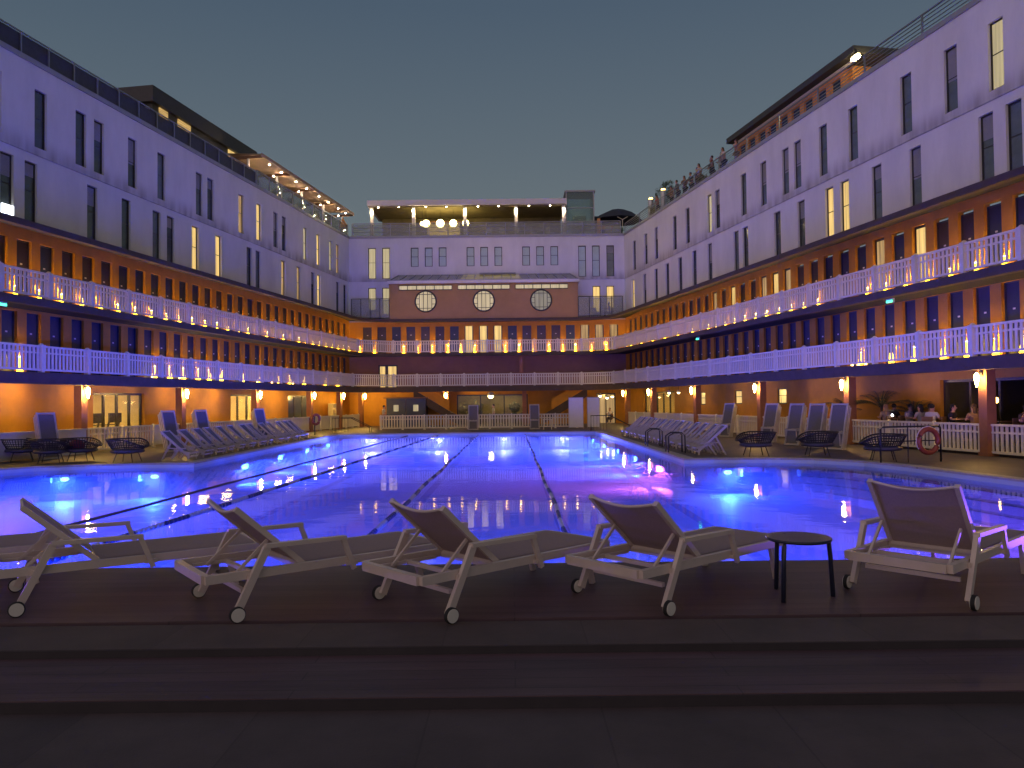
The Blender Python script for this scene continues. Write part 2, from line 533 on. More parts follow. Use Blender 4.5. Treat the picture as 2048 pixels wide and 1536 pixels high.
        for a, b, c, d in holes:
            e = o + depth
            q = [(a, c), (b, c), (b, d), (a, d)]
            for k in range(4):
                (x0, y0), (x1, y1) = q[k], q[(k + 1) % 4]
                s.add([(x0, o, y0), (x1, o, y1), (x1, e, y1), (x0, e, y0)], [(0, 1, 2, 3)])
        return s
    def mesh(s, name, m, smooth=False, weld=False):
        me = bpy.data.meshes.new(name)
        bm = bmesh.new()
        vv = [bm.verts.new(p) for p in s.v]
        for q in s.f:
            try:
                bm.faces.new([vv[i] for i in q])
            except ValueError:
                pass
        if weld:
            bmesh.ops.remove_doubles(bm, verts=bm.verts, dist=1e-4)
        bmesh.ops.recalc_face_normals(bm, faces=bm.faces)
        bm.to_mesh(me)
        bm.free()
        if smooth:
            for p in me.polygons:
                p.use_smooth = True
        me.materials.append(m)
        return me
    def build(s, name, m, parent=None, origin=None, smooth=False, weld=False):
        """world-space vertices; origin moves the pivot; parent keeps its own pivot"""
        if origin is None and parent is not None:
            origin = parent.get('_at', (0, 0, 0)) if parent.rotation_euler.z == 0 else (0, 0, 0)
            origin = Vector(origin) if parent.rotation_euler.z == 0 else Vector((0, 0, 0))
            s.v = [p - origin for p in s.v]
            o = bpy.data.objects.new(name, s.mesh(name, m, smooth, weld))
            col.objects.link(o)
            o.parent = parent
            return o
        og = Vector(origin) if origin is not None else Vector((0, 0, 0))
        s.v = [p - og for p in s.v]
        o = bpy.data.objects.new(name, s.mesh(name, m, smooth, weld))
        col.objects.link(o)
        o.location = og
        if parent:
            o.parent = parent
        return o

def tag(o, label=None, cat=None, group=None, kind=None):
    if label: o['label'] = label
    if cat: o['category'] = cat
    if group: o['group'] = group
    if kind: o['kind'] = kind
    return o

def thing(name, label, cat, loc=(0, 0, 0), rz=0.0, group=None):
    o = bpy.data.objects.new(name, None)
    o.empty_display_size = 0.2
    col.objects.link(o)
    o.location = loc
    o.rotation_euler = (0, 0, rz)
    return tag(o, label, cat, group)

ROOT_AT = {}
def wthing(name, label, cat, loc, group=None):
    """a thing whose parts are built in world space: parts are shifted back to its base"""
    o = thing(name, label, cat, loc, 0, group)
    ROOT_AT[o.name] = Vector(loc)
    return o

def wpart(mb, name, m, root, smooth=False, weld=False):
    og = ROOT_AT[root.name]
    mb.v = [p - og for p in mb.v]
    o = bpy.data.objects.new(name, mb.mesh(name, m, smooth, weld))
    col.objects.link(o)
    o.parent = root
    return o

def lpart(mb, name, m, parent, smooth=False, weld=False):
    o = bpy.data.objects.new(name, mb.mesh(name, m, smooth, weld))
    col.objects.link(o)
    o.parent = parent
    return o

def struct(mb, name, m):
    o = bpy.data.objects.new(name, mb.mesh(name, m))
    col.objects.link(o)
    o['kind'] = 'structure'
    return o

def dup(root, loc, rz, label=None, group=None):
    r = root.copy()
    col.objects.link(r)
    r.location = loc
    r.rotation_euler = (0, 0, rz)
    if label: r['label'] = label
    if group: r['group'] = group
    for ch in root.children:
        c = ch.copy()
        col.objects.link(c)
        c.parent = r
        for g in ch.children:
            d = g.copy()
            col.objects.link(d)
            d.parent = c
    return r

# ------------------------------------------------------------------ site frames
# (u, o, z): u along a facade, o away from the court. L / R splay outwards towards the viewer, B closes the far end.
class Frame:
    def __init__(s, g, d, out):
        s.g, s.d, s.o = Vector(g), Vector(d), Vector(out)
        s.T = Matrix(((d[0], out[0], 0, g[0]), (d[1], out[1], 0, g[1]), (0, 0, 1, 0), (0, 0, 0, 1)))
        ccw = d[0] * out[1] - d[1] * out[0] > 0
        s.flip = not ccw
        s.ang = math.atan2(d[1], d[0]) if ccw else math.atan2(-d[1], -d[0])
    def p(s, u, o, z=0.0):
        return s.T @ Vector((u, o, z))
FL = Frame((-16.937, 30.498), (0.16419, 0.98643), (-0.98643, 0.16419))
FR = Frame((14.426, 25.957), (-0.18282, 0.98315), (0.98315, 0.18282))
FB = Frame((0.0, 61.8), (1, 0), (0, 1))
WO = 2.1                                  # facade plane behind the gallery front
G1B, G1T, G2B, G2T, CB, CT, PT = 2.74, 3.16, 5.60, 5.88, 8.40, 8.63, 15.62
S0 = -11.0
YB, YW = 61.8, 61.8 + WO
uL_end = (YB - 30.498) / 0.98643          # gallery front corner on L
uR_end = (YB - 25.957) / 0.98315
uLw = (YW - 30.498 - 0.16419 * WO) / 0.98643
uRw = (YW - 25.957 - 0.18282 * WO) / 0.98315
cornL, cornR = FL.p(uL_end, 0), FR.p(uR_end, 0)
wallL, wallR = FL.p(uLw, WO), FR.p(uRw, WO)
XL, XR = wallL.x, wallR.x

def fillet(F, u_end, corner, sx, r=2.6, n=8):
    """plan points rounding the inner corner from facade F to the far gallery (sx = +1 towards +x)"""
    d1 = Vector((F.d.x, F.d.y)); d2 = Vector((sx, 0))
    c = Vector((corner.x, corner.y))
    a = d1.angle(d2)
    t = r * math.tan(a / 2)
    p0, p1 = c - d1 * t, c + d2 * t
    nrm = Vector((-d1.y, d1.x))
    if nrm.dot(d2) < 0: nrm = -nrm
    ctr = p0 + nrm * r
    a0 = (p0 - ctr); a1 = (p1 - ctr)
    pts = []
    for i in range(n + 1):
        v = a0.lerp(a1, i / n)
        v = v.normalized() * r
        pts.append(ctr + v)
    pts[0], pts[-1] = p0, p1
    return pts, u_end - t, c.x + sx * t
filL, uL_f, xL_f = fillet(FL, uL_end, cornL, 1)
filR, uR_f, xR_f = fillet(FR, uR_end, cornR, -1)

def plan(side):
    """front polyline and matching wall polyline of one wing"""
    if side == 'B':
        return [Vector((xL_f, YB)), Vector((xR_f, YB))], [Vector((xL_f, YW + .1)), Vector((xR_f, YW + .1))]
    F, fil, uf, uw, cw = (FL, filL, uL_f, uLw, wallL) if side == 'L' else (FR, filR, uR_f, uRw, wallR)
    A = [F.p(S0, 0).xy, *[p.xy for p in fil]]
    B = [F.p(S0, WO + .1).xy]
    n = len(fil)
    wa, wb = F.p(uf, WO + .1).xy, Vector((xL_f if side == 'L' else xR_f, YW + .1))
    for i in range(n):
        t = i / (n - 1)
        B.append(wa.lerp(cw.xy, t * 2) if t < 0.5 else cw.xy.lerp(wb, t * 2 - 1))
    return A, B

def offset(A, d):
    out = []
    for i, p in enumerate(A):
        q = (A[min(i + 1, len(A) - 1)] - A[max(i - 1, 0)]).normalized()
        out.append(p + Vector((-q.y, q.x)) * d)
    return out

# ------------------------------------------------------------------ shared window and door meshes (x along wall, y into the wall)
def window_meshes(w, h):
    t = 0.055
    f = MB()
    f.box(-w/2, w/2, 0.0, .08, 0, t).box(-w/2, w/2, 0.0, .08, h - t, h)
    f.box(-w/2, -w/2 + t, 0.0, .08, t, h - t).box(w/2 - t, w/2, 0.0, .08, t, h - t)
    f.box(-w/2 + t, w/2 - t, .01, .07, h * .52, h * .52 + .03)
    p = MB().box(-w/2 + t, w/2 - t, .035, .05, t, h - t)
    return f.mesh('window', M['dark']), p
WIN = {}
BLIND = {}
def add_window(F, root, u, z0, z1, w, pane, o=WO, depth=0.13):
    k = (w, round(z1 - z0, 3), pane)
    if k not in WIN:
        f, p = window_meshes(w, z1 - z0)
        WIN[k] = (f, p.mesh('pane', M[pane]))
    fo = bpy.data.objects.new('window', WIN[k][0]); col.objects.link(fo)
    fo.parent = root
    fo.location = F.p(u, o + depth, z0) - ROOT_AT[root.name]
    fo.rotation_euler = (0, 0, F.ang)
    po = bpy.data.objects.new('pane', WIN[k][1]); col.objects.link(po)
    po.parent = fo
    bq = random.Random(round(u * 100) + round(z0 * 10))
    if pane in ('pane_dark', 'pane_slate') and z1 - z0 > 1.5 and bq.random() < .45:
        fr_ = bq.choice((.22, .35, .5))
        kb_ = (round(z1 - z0, 3), fr_)
        if kb_ not in BLIND:
            hh = z1 - z0
            bl = MB()
            for i in range(int(hh * fr_ / .05)):
                bl.box(-w/2 + .06, w/2 - .06, .024, .033, hh - .06 - .05 * (i + 1), hh - .065 - .05 * i)
            BLIND[kb_] = bl.mesh('blind', M['blind'])
        bo = bpy.data.objects.new('blind', BLIND[kb_]); col.objects.link(bo)
        bo.parent = fo
    return fo

DOOR = {}
def add_door(F, root, u, z0, h, kind, o=WO, w=0.74, depth=0.12):
    if kind not in DOOR:
        fr = MB()
        t = 0.05
        fr.box(-w/2, -w/2 + t, 0, .1, 0, h).box(w/2 - t, w/2, 0, .1, 0, h).box(-w/2 + t, w/2 - t, 0, .1, h - t, h)
        fr.box(-w/2 + t, w/2 - t, .03, .075, 0.01, h - t)
        if kind in ('blue', 'dark'):
            for zz in (0.2, 1.25):
                fr.box(-w/2 + .14, w/2 - .14, .022, .03, zz, zz + .85)
        m = {'blue': 'door_blue', 'dark': 'door_dark', 'lit': 'door_dark', 'dim': 'door_dark'}[kind]
        pl = MB().box(-.05, .05, .012, .03, 1.62, 1.68)
        hd = MB().box(w/2 - .16, w/2 - .06, -.02, .03, 1.0, 1.03)
        gl = MB().box(-w/2 + .09, w/2 - .09, .012, .032, .12, h - .1) if kind in ('lit', 'dim') else None
        DOOR[kind] = (fr.mesh('cabin_door', M[m]), pl.mesh('number_plate', M['plate']), hd.mesh('door_handle', M['steel']),
                      gl.mesh('door_glass', M['pane_lit' if kind == 'lit' else 'pane_dim']) if gl else None)
    D = DOOR[kind]
    d = bpy.data.objects.new('cabin_door', D[0]); col.objects.link(d)
    d.parent = root
    d.location = F.p(u, o + depth, z0) - ROOT_AT[root.name]
    d.rotation_euler = (0, 0, F.ang)
    for nm, me in (('number_plate', D[1]), ('door_handle', D[2])) if D[3] is None else (('door_glass', D[3]), ('door_handle', D[2])):
        c = bpy.data.objects.new(nm, me); col.objects.link(c); c.parent = d
    return d

# balustrade pieces
def post_mb(p, z, h=1.08, w=0.17):
    m = MB()
    x, y = p
    m.box(x - w/2, x + w/2, y - w/2, y + w/2, z, z + h - .09)
    m.box(x - w/2 - .02, x + w/2 + .02, y - w/2 - .02, y + w/2 + .02, z + h - .09, z + h - .06)
    m.lathe([(w * .62, z + h - .06), (.045, z + h), (1e-5, z + h + .01)], (x, y, 0), 4, Matrix.Rotation(R(45), 3, 'Z'))
    return m
def panel_mb(a, b, z, solid=False, lift=0.07):
    a, b = Vector(a), Vector(b)
    d = (b - a); L = d.length; d.normalize()
    T = Matrix(((d.x, -d.y, 0, a.x), (d.y, d.x, 0, a.y), (0, 0, 1, z), (0, 0, 0, 1)))
    m = MB(T)
    e = .08
    m.box(e, L - e, -.055, .055, .93, 1.0)
    m.box(e, L - e, -.035, .035, .70, .76)
    m.box(e, L - e, -.045, .045, lift, lift + .08)
    if solid:
        m.box(e, L - e, -.02, .02, lift + .08, .70).box(e, L - e, -.02, .02, .76, .93)
    else:
        n = max(2, round((L - 2 * e) / .185))
        st = (L - 2 * e) / n
        for i in range(n):
            x = e + st * (i + .5)
            m.box(x - .048, x + .048, -.018, .018, lift + .08, .70)
            m.box(x - .048, x + .048, -.018, .018, .76, .93)
    return m

def walk(poly, start, spacing):
    """points every spacing along a plan polyline"""
    out, pos, acc = [], start, 0.0
    for a, b in zip(poly, poly[1:]):
        L = (b - a).length
        while pos <= acc + L + 1e-6:
            out.append(a.lerp(b, (pos - acc) / L))
            pos += spacing
        acc += L
    return out

def balustrade(root, pts, z, m='white_paint'):
    for p in pts:
        wpart(post_mb(p, z), 'balustrade_post', M[m], root)
    for a, b in zip(pts, pts[1:]):
        wpart(panel_mb(a, b, z), 'baluster_panel', M[m], root)

# ------------------------------------------------------------------ the three wings
wingL = wthing('hotel_wing', 'long white wing on the pool\'s left with amber lit ochre galleries and dark roof guard', 'building', FL.p(-2, WO, 0))
wingR = wthing('hotel_wing', 'long lilac white wing on the pool\'s right with tubular roof railing and ochre galleries', 'building', FR.p(-2, WO, 0))
wingB = wthing('hotel_wing', 'far end wing facing the pool with brown block and three round windows', 'building', (0, YW, 0))
WING = dict(L=wingL, R=wingR, B=wingB)
FRM = dict(L=FL, R=FR, B=FB)

UT, UB, LT, LB = 14.68, 12.33, 11.66, 9.28
winL_u = [(0.06, 'pane_dark'), (2.33, 'pane_dark'), (3.46, 'pane_dark'), (5.76, 'pane_dark'), (8.02, 'pane_slate'), (11.41, 'pane_slate'), (12.54, 'pane_dark'),
          (15.92, 'pane_dim'), (18.13, 'pane_lit'), (20.41, 'pane_slate'), (21.63, 'pane_dark'), (25.01, 'pane_pale'), (27.3, 'pane_lit'), (29.68, 'pane_pale'), (31.07, 'pane_dim'), (-2.2, 'pane_dark'), (-4.5, 'pane_dark')]
winL_l = [(-1.56, 'pane_dark'), (-0.38, 'pane_dark'), (3.1, 'pane_dark'), (5.38, 'pane_dark'), (7.7, 'pane_slate'), (8.87, 'pane_dark'), (11.1, 'pane_lit'), (13.46, 'pane_lit'),
          (16.98, 'pane_dark'), (18.1, 'pane_slate'), (21.6, 'pane_dim'), (23.99, 'pane_dim'), (26.41, 'pane_dark'), (27.51, 'pane_lit'), (31.16, 'pane_slate'), (32.7, 'pane_dark'), (-4.9, 'pane_dark')]
winR_u = [(-0.49, 'pane_pale'), (1.57, 'pane_slate'), (3.95, 'pane_slate'), (7.34, 'pane_slate'), (9.61, 'pane_slate'), (11.81, 'pane_slate'), (12.93, 'pane_slate'), (15.16, 'pane_slate'), (17.39, 'pane_slate'),
          (20.73, 'pane_dark'), (21.86, 'pane_pale'), (25.2, 'pane_dark'), (27.41, 'pane_dark'), (30.91, 'pane_dark'), (33.1, 'pane_dark'), (35.71, 'pane_dark'), (-2.9, 'pane_dark'), (-5.2, 'pane_dark')]
winR_l = [(-1.1, 'pane_slate'), (0.07, 'pane_slate'), (3.57, 'pane_slate'), (5.9, 'pane_slate'), (8.12, 'pane_lit'), (9.28, 'pane_lit'), (11.65, 'pane_dark'), (13.9, 'pane_dark'), (17.38, 'pane_dark'), (18.5, 'pane_slate'),
          (22.02, 'pane_dark'), (24.34, 'pane_dark'), (26.69, 'pane_dark'), (29.0, 'pane_dark'), (31.2, 'pane_dark'), (33.6, 'pane_dark'), (36.3, 'pane_lit'), (-3.5, 'pane_dark'), (-5.9, 'pane_dark')]
winB = [(-11.56, 12.24, 14.83, 'pane_pale'), (-10.39, 12.24, 14.83, 'pane_pale'), (5.97, 12.24, 14.83, 'pane_grey'), (7.12, 12.24, 14.83, 'pane_grey'), (8.32, 12.24, 14.83, 'pane_slate'),
        (-11.58, 9.27, 11.5, 'pane_pale'), (-10.41, 9.27, 11.5, 'pane_pale'), (7.13, 9.27, 11.45, 'pane_lit'), (8.28, 9.27, 11.45, 'pane_lit')]
winB += [(x, 13.22, 14.82, 'pane_grey') for x in (-8.0, -6.83, -5.67, -3.34, -2.2, -1.02, 1.3, 2.47, 3.65)]
WW = 0.64

def facade(side, wins, u0, u1):
    """white storeys with window openings; the upper storey stands 5 cm proud of the lower"""
    F, root = FRM[side], WING[side]
    hu = [(u - WW/2, u + WW/2, a, b) for u, a, b, p in wins if a > 12]
    hl = [(u - WW/2, u + WW/2, a, b) for u, a, b, p in wins if a < 12]
    m = MB(F.T)
    m.wall(u0, u1, 12.02, PT, WO - .03, hu, .2)
    m.wall(u0, u1, CT - .03, 12.02, WO + .02, hl, .2)
    m.add([(u0, WO - .03, 12.02), (u1, WO - .03, 12.02), (u1, WO + .02, 12.02), (u0, WO + .02, 12.02)], [(0, 1, 2, 3)])
    wpart(m, 'white_wall', M['white_wall'], root)
    for u, a, b, p in wins:
        add_window(F, root, u, a, b, WW, p, o=WO - .03 if a > 12 else WO + .02, depth=.1)
facade('L', [(u, UB, UT, p) for u, p in winL_u] + [(u, LB, LT, p) for u, p in winL_l], S0, uLw)
facade('R', [(u, UB, UT, p) for u, p in winR_u] + [(u, LB, LT, p) for u, p in winR_l], S0, uRw)
facade('B', winB, XL, XR)

# ochre storeys: gallery walls with cabin doors
dw = 0.74
def gallery_wall(side, u0, u1, z0, z1, zd, doors, m='ochre', name='ochre_wall'):
    F, root = FRM[side], WING[side]
    holes = [(u - dw/2, u + dw/2, z0, zd) for u, k in doors]
    wpart(MB(F.T).wall(u0, u1, z0 - .02, z1, WO, holes, .24), name, M[m], root)
    for u, k in doors:
        add_door(F, root, u, z0, zd - z0, k)
def series(start, step, n, pat, first=-99, last=99):
    return [(start + step * i, pat(i)) for i in range(-8, n) if first < start + step * i < last]
bluedark = lambda seed: (lambda i: 'dark' if random.Random(i * 31 + seed).random() < .42 else 'blue')
dL2 = series(-0.73, 1.188, 40, bluedark(3), S0 + 4, uLw - .7)
dL1 = series(-1.44, 1.213, 40, lambda i: 'blue', S0 + 4, uLw - .7)
kR = {3: 'lit', 5: 'dim', 11: 'dim', 12: 'lit', 13: 'dim', 16: 'lit', 18: 'dim'}
dR2 = [(-0.15 + 1.2 * i, kR.get(i, bluedark(5)(i))) for i in range(-5, 33) if -0.15 + 1.2 * i < uRw - .7]
dR1 = [(-0.8 + 1.224 * i, 'blue') for i in range(-5, 33) if -0.8 + 1.224 * i < uRw - .7]
kB = {7: 'lit', 8: 'lit', 9: 'lit', 15: 'dim', 16: 'dim', 17: 'dim', 0: 'dark', 1: 'dark', 3: 'dark', 4: 'dark', 5: 'dark', 11: 'dark', 12: 'dark', 13: 'dark'}
dB2 = [(-12.0 + 1.208 * i, kB.get(i, 'blue')) for i in range(18)]
gallery_wall('L', S0, uLw, G2T, 8.97, 8.46, dL2)
gallery_wall('L', S0, uLw, G1T, G2T - .05, 5.63, dL1)
gallery_wall('R', S0, uRw, G2T, 8.97, 8.56, dR2)
gallery_wall('R', S0, uRw, G1T, G2T - .05, 5.72, dR1)
gallery_wall('B', XL, XR, G2T, CT, 8.22, dB2)
hB = [(-11.1, -9.5, G1T, 5.05)]
wpart(MB(FB.T).wall(XL, XR, G1T - .02, G2T - .05, WO, hB, .24), 'unlit_ochre_wall', M['ochre_unlit'], wingB)  # an ochre wall, its shade painted in as brown
f = MB(FB.T)
f.box(-11.1, -10.98, WO + .1, WO + .2, G1T, 5.05).box(-9.62, -9.5, WO + .1, WO + .2, G1T, 5.05).box(-10.55, -10.3, WO + .1, WO + .2, G1T, 5.05).box(-11.1, -9.5, WO + .09, WO + .21, 4.93, 5.05)
wdo = wpart(f, 'gallery_window', M['dark'], wingB)
pm = MB(FB.T).box(-10.98, -9.62, WO + .14, WO + .16, G1T + .02, 4.93)
pm.v = [p - ROOT_AT[wingB.name] for p in pm.v]
lpart(pm, 'pane', M['pane_lit'], wdo)

# slabs, canopy, roof, parapet
for side in 'LRB':
    root = WING[side]
    A, B = plan(side)
    sg = -1 if side == 'R' else 1
    for zb, zt, nm in ((G1B, G1T, 'gallery_slab'), (G2B, G2T, 'gallery_slab')):
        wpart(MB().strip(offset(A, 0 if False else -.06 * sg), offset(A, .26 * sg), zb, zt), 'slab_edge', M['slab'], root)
        wpart(MB().strip(offset(A, .26 * sg), B, zt - .06, zt - .003), nm, M['gallery'], root)
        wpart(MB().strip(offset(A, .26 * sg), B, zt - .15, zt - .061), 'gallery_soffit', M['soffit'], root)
    F0, F1 = offset(A, -.05 * sg), offset(A, .24 * sg)
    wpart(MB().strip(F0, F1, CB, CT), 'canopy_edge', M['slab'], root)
    # the canopy behind its edge; along the side wings it climbs to the facade
    zb_ = [CT - .01] * 2 if side == 'B' else [9.0] + [9.0 - (9.01 - CT) * i / (len(A) - 2) for i in range(len(A) - 1)]
    zf_ = [CT - .01] * len(A)
    q = MB()
    for i in range(len(A) - 1):
        t4 = [(F1[i], zf_[i]), (F1[i + 1], zf_[i + 1]), (B[i + 1], zb_[i + 1]), (B[i], zb_[i])]
        q.add([(p.x, p.y, z) for p, z in t4] + [(p.x, p.y, z - .07) for p, z in t4], [(0, 1, 2, 3), (7, 6, 5, 4), (0, 4, 5, 1), (2, 6, 7, 3)])
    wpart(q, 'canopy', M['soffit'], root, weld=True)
uu = {'L': (S0, uLw, FL), 'R': (S0, uRw, FR), 'B': (XL, XR, FB)}
for side in 'LRB':
    a, b, F = uu[side]
    wpart(MB(F.T).box(a, b, WO - .09, WO + .25, PT, PT + .20), 'roof_fascia', M['fascia'], WING[side])
    wpart(MB(F.T).box(a, b if side != 'B' else b, WO + .25, WO + 14, PT - .2, PT + .1), 'flat_roof', M['slab'], WING[side])

# gallery balustrades
def run(side, z, s_first, sp):
    A, B = plan(side)
    A = offset(A, .10 * (-1 if side == 'R' else 1))
    pts = walk(A, s_first - S0, sp)
    pts[-1] = A[-1]
    return pts
pL2, pL1 = run('L', 0, -1.8 - 2.27 * 3, 2.27), run('L', 0, -2.15 - 2.4 * 3, 2.4)
pR2, pR1 = run('R', 0, -1.12 - 2.24 * 3, 2.24), run('R', 0, -1.4 - 2.43 * 3, 2.43)
balustrade(wingL, pL2, G2T); balustrade(wingL, pL1, G1T)
balustrade(wingR, pR2, G2T); balustrade(wingR, pR1, G1T)
for z, l, r in ((G2T, pL2, pR2), (G1T, pL1, pR1)):
    xs = [l[-1].lerp(r[-1], i / 8) for i in range(9)]
    for p in xs[1:-1]:
        wpart(post_mb(p, z), 'balustrade_post', M['white_paint'], wingB)
    for a, b in zip(xs, xs[1:]):
        wpart(panel_mb(a, b, z), 'baluster_panel', M['white_paint'], wingB)

# ground storey walls, openings
def opening(side, u0, u1, z1, leaves, pane_m, z0=0.02):
    """wide glazed opening: dark frame with mullions, panes as sub-parts"""
    F, root = FRM[side], WING[side]
    f = MB(F.T)
    o = WO + .14
    f.box(u0, u0 + .09, o, o + .1, z0, z1).box(u1 - .09, u1, o, o + .1, z0, z1).box(u0 + .09, u1 - .09, o, o + .1, z1 - .1, z1)
    for i in range(1, leaves):
        x = u0 + (u1 - u0) * i / leaves
        f.box(x - .05, x + .05, o, o + .1, z0, z1 - .1)
    fo = wpart(f, 'glazed_door', M['dark'], root)
    if pane_m:
        p = MB(F.T).box(u0 + .09, u1 - .09, o + .04, o + .055, z0, z1 - .1)
        p.v = [q - ROOT_AT[root.name] for q in p.v]
        lpart(p, 'pane', M[pane_m], fo)
    return fo
def room(side, u0, u1, z1, m, depth=3.0, light=None):
    F, root = FRM[side], WING[side]
    a, b = WO + .26, WO + .26 + depth
    r = MB(F.T)
    q = [(u0, a), (u0, b), (u1, b), (u1, a)]
    for i in range(3):
        (x0, y0), (x1, y1) = q[i], q[i + 1]
        r.add([(x0, y0, 0.02), (x1, y1, 0.02), (x1, y1, z1 + .3), (x0, y0, z1 + .3)], [(0, 1, 2, 3)])
    r.add([(u0, a, z1 + .3), (u0, b, z1 + .3), (u1, b, z1 + .3), (u1, a, z1 + .3)], [(0, 1, 2, 3)])
    r.add([(u0, a, .02), (u0, b, .02), (u1, b, .02), (u1, a, .02)], [(0, 1, 2, 3)])
    wpart(r, 'room_wall', M[m], root)
    if light:
        for (x0, x1, y0, y1) in light:
            wpart(MB(F.T).box(x0, x1, y0, y1, z1 + .22, z1 + .27), 'ceiling_light', M['room_light'], root)
gL = [(3.14, 6.69, 0, 2.5), (14.7, 17.98, 0, 2.5), (22.2, 26.0, 0, 2.5)]
wpart(MB(FL.T).wall(S0, uLw, -.02, G1T - .16, WO, gL, .26), 'ground_wall', M['ochre'], wingL)
gR = [(23.0, 23.8, 1.55, 2.36), (18.1, 19.0, 1.6, 2.4), (13.3, 14.2, 1.62, 2.42), (28.0, 34.2, 0, 2.5), (-1.4, 2.5, 0, 2.52), (-6.5, -2.3, 0, 2.52)]
wpart(MB(FR.T).wall(S0, uRw, -.02, G1T - .16, WO, gR, .26), 'ground_wall', M['ochre'], wingR)
gB = [(-4.6, 1.3, 0, 2.5), (7.0, 8.6, 0, 2.5)]
wpart(MB(FB.T).wall(XL, XR, -.02, G1T - .16, WO, gB, .26), 'ground_wall', M['ochre'], wingB)
glass = 'glass_clear'
M[glass] = glass_thin("clear_glass", (0.95, 0.95, 0.93), alpha=0.04)
opening('L', 3.14, 6.69, 2.5, 4, glass); room('L', 2.6, 7.2, 2.5, 'room', 3.2, [(3.6, 4.4, WO + 1.2, WO + 1.6), (4.9, 5.5, WO + 1.8, WO + 2.4)])
opening('L', 14.7, 17.98, 2.5, 3, glass); room('L', 14.2, 18.5, 2.5, 'room', 3.0, [(15.0, 17.6, WO + .8, WO + 1.1), (15.0, 15.4, WO + 1.4, WO + 2.4)])
opening('L', 22.2, 26.0, 2.5, 3, 'pane_slate')
opening('R', 28.0, 34.2, 2.5, 5, glass); room('R', 27.6, 34.6, 2.5, 'room', 3.0, [(29.0, 29.8, WO + 1.0, WO + 1.5), (32.0, 32.6, WO + 1.0, WO + 1.4)])
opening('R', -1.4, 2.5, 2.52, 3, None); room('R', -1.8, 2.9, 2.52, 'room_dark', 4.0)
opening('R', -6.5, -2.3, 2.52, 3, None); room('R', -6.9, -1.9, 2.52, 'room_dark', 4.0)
opening('B', -4.6, 1.3, 2.5, 3, glass); room('B', -5.0, 1.7, 2.5, 'olive', 4.0, [(-3.8, -3.4, WO + 2, WO + 2.4), (-.6, -.2, WO + 2.4, WO + 2.8)])
opening('B', 7.0, 8.6, 2.5, 2, 'pane_dim')
for (a, b, c, d, o_) in gR[:3] and [g + (0,) for g in gR[:3]]:
    add_window(FR, wingR, (a + b) / 2, c, d, b - a, 'pane_lit', o=WO, depth=.06)
# white courses along the left wall foot
wpart(MB(FL.T).box(S0, 0.1, .02, .14, .02, .96).box(S0, 0.1, -.02, .18, .96, 1.02), 'low_wall', M['white_paint'], wingL)

# columns
colsL = [0.25, 7.05, 14.4, 21.9, 27.1, 31.6]
colsR = [-8.9, -1.6, 5.5, 12.7, 20.4, 27.6, 33.0]
colsB = [(-5.4, 1.0), (1.0, 1.0)]
for F, root, cs in ((FL, wingL, colsL), (FR, wingR, colsR)):
    for u in cs:
        wpart(MB(F.T).box(u - .17, u + .17, .22, .56, 0, G1T - .15).box(u - .2, u + .2, .19, .59, 0, .12), 'column', M['column'], root)
for x, o in colsB:
    wpart(MB(FB.T).box(x - .17, x + .17, o - .17, o + .17, 0, G1T - .15).box(x - .2, x + .2, o - .2, o + .2, 0, .12), 'column', M['column'], wingB)
wpart(MB(FB.T).box(.62, .90, .4, .66, G1T, G2T - .15), 'gallery_column', M['column'], wingB)

# brown projecting block with round windows and glazed lean-to roof
bx0, bx1, by = -9.85, 5.42, 61.95
n = 40
cxs = [-6.9, -2.2, 2.43]
bw = MB()
bw.box(bx0, bx1, by + .02, YW - .05, CT, 11.5)
wpart(bw, 'brown_block', M['block_brown'], wingB)
wpart(MB().box(bx0 - .12, bx1 + .12, by - .14, YW - .04, 11.5, 11.72), 'block_cornice', M['white_wall'], wingB)
for cx in cxs:
    T = Matrix.Translation((cx, by, 10.06)) @ Matrix.Rotation(R(90), 4, 'X')
    fr = MB(T)
    fr.tube([(.84 * math.cos(2 * math.pi * i / n), .84 * math.sin(2 * math.pi * i / n), 0) for i in range(n)], .06, 6, True)
    for x in (-.5, -.17, .17, .5):
        h = math.sqrt(.84 ** 2 - x * x)
        fr.box(x - .022, x + .022, -h, h, -.03, .05)
    for y in (-.56, .56):
        h = math.sqrt(.84 ** 2 - y * y)
        fr.box(-h, h, y - .022, y + .022, -.035, .055)
    for sx in (-1, 1):
        fr.box(min(sx * .5, sx * .82), max(sx * .5, sx * .82), -.24, -.2, -.03, .05).box(min(sx * .5, sx * .82), max(sx * .5, sx * .82), .2, .24, -.03, .05)
    w = wpart(fr, 'round_window', M['dark'], wingB)
    pn = MB(T).lathe([(.82, -.02), (.82, .0)], n=n)
    pn.v = [q - ROOT_AT[wingB.name] for q in pn.v]
    lpart(pn, 'pane', M['pane_cream' if cx < 2 else 'pane_milk_glow'], w)
for a, b in ((-9.05, -4.76), (-4.3, -.09), (.36, 4.6)):
    f = MB()
    f.box(a, b, by - .03, by + .01, 10.96, 11.02).box(a, b, by - .03, by + .01, 11.32, 11.38)
    for i in range(7):
        x = a + (b - a) * i / 6
        f.box(max(a, x - .03), min(b, x + .03), by - .035, by + .01, 11.02, 11.32)
    w = wpart(f, 'strip_window', M['dark'], wingB)
    pn = MB().box(a + .02, b - .02, by - .012, by + .012, 11.02, 11.32)
    pn.v = [q - ROOT_AT[wingB.name] for q in pn.v]
    lpart(pn, 'pane', M['pane_cream'], w)
y0, y1, z0, z1 = by - .05, YW - .05, 11.76, 12.5
f, p = MB(), MB()
